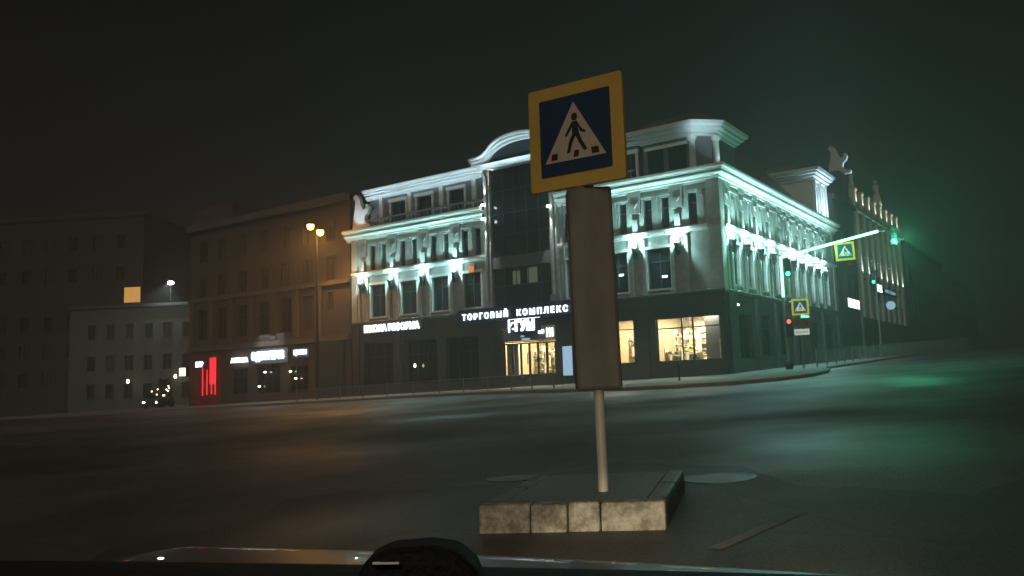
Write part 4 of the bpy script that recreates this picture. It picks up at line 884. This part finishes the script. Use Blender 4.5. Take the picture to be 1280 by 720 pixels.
railing([FB.p(s,3.4,0) for s in (4.5,20,45,70)], 'grey pedestrian railing running up the side street kerb', .95, 2.0)
m = MB(); bx, by = 7.75, 39.9; m.lathe((bx,by,g(bx,by)+.12), [(.09,0),(.09,.05),(.045,.08),(.04,.72),(.06,.76),(.03,.84)], 10); tag(m.build('bollard', M['iron']), 'thin dark bollard on the corner pavement below the wide shop window', 'bollard')
# sodium street lamp with two heads
lx, ly = -14.6, 59.6; lz = g(lx,ly)
sl = thing('street_lamp', 'tall street lamp with two glowing orange heads before the brown building', 'street lamp', (lx-.3,ly+1,lz))
pbx = Vector((lx+.55,ly+.6,lz)); hp = [(D_x, D_y, D_z) for D_x, D_y, D_z in ((-14.42,59.85,13.2),(-13.72,59.85,12.75))]
MB().tube([pbx, pbx+Vector((0,0,6)), pbx+Vector((0,0,12.2)), ], [.12,.09,.06], 10).build('pole', M['iron'], sl)
for x, y, z in hp:
    MB().tube([pbx+Vector((0,0,12.1)), (x,y+.3,z+.12)], .035, 6).build('arm', M['iron'], sl)
    hd_ = MB().lathe((x,y,z), [(.2,.092),(.27,.1),(.22,.24),(.06,.3)], 12).build('lamp_head', M['iron'], sl)
    MB().lathe((x,y,z), [(.06,-.26),(.17,-.2),(.24,-.08),(.24,.09)], 12).build('bulb', M['sodium'], hd_)
    lamp('sodium_light', 'SPOT', (x,y,z-.3), 700, (1,.46,.12), sl, (x-.6,y-3.5,0), spot_size=R(150), spot_blend=.6, shadow_soft_size=.12)
# manhole covers
def manhole(x, y, label, rr):
    m = MB(); ring = lambda r, h: [Vector((x+r*math.cos(a), y+r*math.sin(a), plane(x+r*math.cos(a), y+r*math.sin(a))+h)) for a in [i*math.pi/14 for i in range(28)]]
    r = thing('manhole_cover', label, 'manhole cover', (x,y,plane(x,y)), 'manhole covers in the road')
    m.loft([ring(rr,-.01), ring(rr,.006), ring(rr*.88,.008)], cap=False); m.build('rim', M['iron_cover'], r); c = MB(); c.loft([ring(rr*.87,-.01), ring(rr*.87,.004), ring(rr*.4,.007), ring(.02,.008)]); c.build('lid', M['iron_cover'], r)
manhole(-.05, 9.5, 'worn iron manhole cover in the road left of the island post', .3); manhole(1.95, 8.35, 'worn iron manhole cover in the road right of the island post', .36)
# worn markings
def strip(pts, name='road_marking'):
    m = MB()
    for q in pts: m.poly([Vector((x,y,plane(x,y)+.004)) for x, y in q])
    struct(m.build(name, M['paint']))
def stripe(x, y, d, L, w): n = Vector((d[1],-d[0])); return [(x+d[0]*a*L+n.x*b*w, y+d[1]*a*L+n.y*b*w) for a, b in ((0,-.5),(1,-.5),(1,.5),(0,.5))]
dd = (isl_d.x, isl_d.y)
strip([stripe(1.2, 5.35, (.66,.75), 1.2, .1), stripe(-.65, 5.75, (-.6,-.8), .8, .12)], 'lane_line')
strip([stripe(15.2+dA.x*-1.0*k, 38.2+dA.y*-1.0*k, (dB.x,dB.y), 4, .45) for k in range(0,12)], 'crossing_stripes')
strip([stripe(-12+2.6*k, 30-.9*k+0*k, (.82,-.57), 1.8, .12) for k in range(0,9)], 'lane_dashes')

# ================================================================== THE CAR THE VIEW IS TAKEN FROM
car = thing('car', 'dark car seen from its own seat, only bonnet edge and black dashboard showing', 'car', (0,0,.08))
hd_d = Vector((math.sin(R(16)), math.cos(R(16)), 0)); hd_r = Vector((hd_d.y,-hd_d.x,0))
def cp(u, v, z): p = hd_r*u + hd_d*v; return Vector((p.x, p.y, z))
rings = []
for v, z, w, dr in ((.78,.872,1.0,.02),(1.1,.865,1.02,.022),(1.5,.856,1.03,.024),(1.8,.849,1.03,.026),(1.93,.8455,1.025,.027),(2.0,.842,1.02,.028),(2.05,.834,1.01,.03),(2.09,.818,1.0,.03),(2.13,.78,.995,.03),(2.18,.70,.99,.03),(2.2,.6,.73,.03),(2.2,.35,.72,.03)):
    rings.append([cp(1.1*w/1.03*k-.55, v-.03*k*k, z-.02*k-.01*k*k-(.05*max(0,abs(k)-.93)/.07 if z > .5 else 0)) for k in [i/20 for i in range(-20,21)]])
m = MB(); m.loft(rings, cap=False, closed=False); ho = m.build('bonnet', M['carpaint'], car, smooth=True); so = ho.modifiers.new('sub', 'SUBSURF'); so.levels = so.render_levels = 2
for sd in (-1, 1):
    m = MB(); C_ = -.55
    m.hexa([cp(sd*.95+C_,.6,.25),cp(sd*1.0+C_,.6,.25),cp(sd*.98+C_,2.0,.25),cp(sd*.95+C_,2.05,.25),cp(sd*.95+C_,.6,.78),cp(sd*1.0+C_,.6,.78),cp(sd*.98+C_,2.0,.68),cp(sd*.95+C_,2.05,.68)])
    m.build('fender', M['carpaint'], car, bevel=.02)
for sd in (-1, 1):
    MB().hexa([cp(sd*.62-.55-.15,2.21,.52),cp(sd*.62-.55+.15,2.21,.52),cp(sd*.62-.55+.15,2.16,.66),cp(sd*.62-.55-.15,2.16,.66),cp(sd*.62-.7,2.25,.53),cp(sd*.62-.4,2.25,.53),cp(sd*.62-.4,2.22,.65),cp(sd*.62-.7,2.22,.65)]).build('headlight', M['chrome'], car)
    lamp('headlamp_beam', 'SPOT', cp(sd*.62-.55,2.5,.60), 170 if sd < 0 else 80, (1,.84,.58), car, cp(sd*.5-.2,8,-.75), spot_size=R(30), spot_blend=.4, shadow_soft_size=.06)
    lamp('headlamp_spill', 'SPOT', cp(sd*.62-.55,2.5,.62), 42, (1,.82,.55), car, cp(sd*.62-.55,8,2.2), spot_size=R(110), spot_blend=.7, shadow_soft_size=.06)
m = MB(); dpr = []
for y_, z in ((.12,1.07),(.2,1.115),(.32,1.149),(.45,1.1535),(.54,1.134),(.64,1.09),(.7,.95)):
    dpr.append([Vector((x_, y_ - .05*x_*x_, z + .0048 - .05*x_ - .012*x_*x_)) for x_ in [i/10*.8 for i in range(-10,11)]])
m.loft(dpr, cap=False, closed=False); da = m.build('dashboard', M['dash'], car, smooth=True); so = da.modifiers.new('sub','SUBSURF'); so.levels = so.render_levels = 2
ph = thing('phone_mount', 'small black domed holder standing on the dashboard', 'phone holder', (-.052,.45,1.13))
m = MB(); pc = Vector((-.052,.45,1.1315))
def dome(u, v, h): return pc + Vector((u, v*.6, h))
hp_ = [(-.036,-.01),(-.033,.022),(-.026,.034),(-.014,.0385),(.006,.0395),(.02,.037),(.029,.029),(.035,.014),(.038,-.01)]
m.loft([[dome(u*k, dv, h*k) for u, h in hp_] for dv, k in ((-.03,.9),(-.02,1),(.03,1),(.045,.8))]); m.build('dome', M['dash'], ph, smooth=False, bevel=.004)
m = MB(); m.tube([pc+Vector((-.021,-.0215,.0335)), pc+Vector((-.008,-.0215,.0333))], .0011, 6); m.build('highlight_strip', M['chrome'], ph)  # thin chrome strip added as the holder's highlight

# ================================================================== SKY, FILL LIGHT, CAMERA
w = bpy.data.worlds.new('World'); scene.world = w; w.use_nodes = True; nt = w.node_tree; bg = nt.nodes['Background']
sky = nt.nodes.new('ShaderNodeTexSky'); sky.sky_type = 'NISHITA'; sky.sun_disc = False; sky.sun_elevation = R(25); sky.sun_rotation = R(200)
sc_ = nt.nodes.new('ShaderNodeVectorMath'); sc_.operation = 'SCALE'; sc_.inputs['Scale'].default_value = .003; nt.links.new(sky.outputs[0], sc_.inputs[0])
# town glow: the night sky is brighter low down than overhead
tc = nt.nodes.new('ShaderNodeTexCoord'); sx_ = nt.nodes.new('ShaderNodeSeparateXYZ'); nt.links.new(tc.outputs['Generated'], sx_.inputs[0])
cr = nt.nodes.new('ShaderNodeValToRGB'); cr.color_ramp.elements[0].position = 0; cr.color_ramp.elements[0].color = (.085,.066,.046,1); cr.color_ramp.elements[1].position = .55; cr.color_ramp.elements[1].color = (.014,.012,.009,1); nt.links.new(sx_.outputs[2], cr.inputs[0])
ad = nt.nodes.new('ShaderNodeVectorMath'); ad.operation = 'ADD'; nt.links.new(cr.outputs[0], ad.inputs[1]); nt.links.new(sc_.outputs[0], ad.inputs[0])
nt.links.new(ad.outputs[0], bg.inputs['Color']); bg.inputs['Strength'].default_value = .06
ambient_fill = lamp('ambient_fill', 'SUN', (0,0,60), .3, (1,.84,.66), None); ambient_fill.rotation_euler = (R(58),0,R(-12)); ambient_fill.data.angle = R(20)  # soft fill light added in place of ambient town light

HAZE = True  # added volume standing in for windscreen veil and lens glare
if HAZE:
    hz = MB().box(-130,140,-14,180,-4,27).build('haze', M['asphalt']); hz['kind'] = 'stuff'; hz['label'] = 'thin haze added over the crossroads for lamp glow and lifted darks'; hz.data.materials.clear()
    m_ = bpy.data.materials.new('veil_haze'); m_.use_nodes = True; n_ = m_.node_tree; n_.nodes.clear(); out = n_.nodes.new('ShaderNodeOutputMaterial'); pv = n_.nodes.new('ShaderNodeVolumePrincipled')
    pv.inputs['Color'].default_value = (.9,.9,.88,1); pv.inputs['Density'].default_value = .005; pv.inputs['Anisotropy'].default_value = .45; n_.links.new(pv.outputs[0], out.inputs['Volume']); hz.data.materials.append(m_)

F = 1052.0
cam = bpy.data.cameras.new('camera'); co = bpy.data.objects.new('camera', cam); col.objects.link(co); scene.camera = co
cam.sensor_width = 36; cam.lens = F/1280*36; cam.clip_start = .05; cam.clip_end = 2000
pitch, roll = math.atan(123/F), math.atan(.031)
co.matrix_world = Matrix.Translation((0,0,1.25)) @ Matrix.Rotation(R(90)+pitch, 4, 'X') @ Matrix.Rotation(-roll, 4, 'Z')
scene.render.engine = 'CYCLES'
scene.view_settings.view_transform = 'Standard'; scene.view_settings.look = 'None'; scene.view_settings.exposure = .6; scene.view_settings.gamma = 1
cy = scene.cycles; cy.use_denoising = True; cy.max_bounces = 6; cy.diffuse_bounces = 2; cy.glossy_bounces = 3; cy.transparent_max_bounces = 8; cy.volume_bounces = 0; cy.sample_clamp_indirect = 3; cy.use_light_tree = True; cy.caustics_reflective = False; cy.caustics_refractive = False
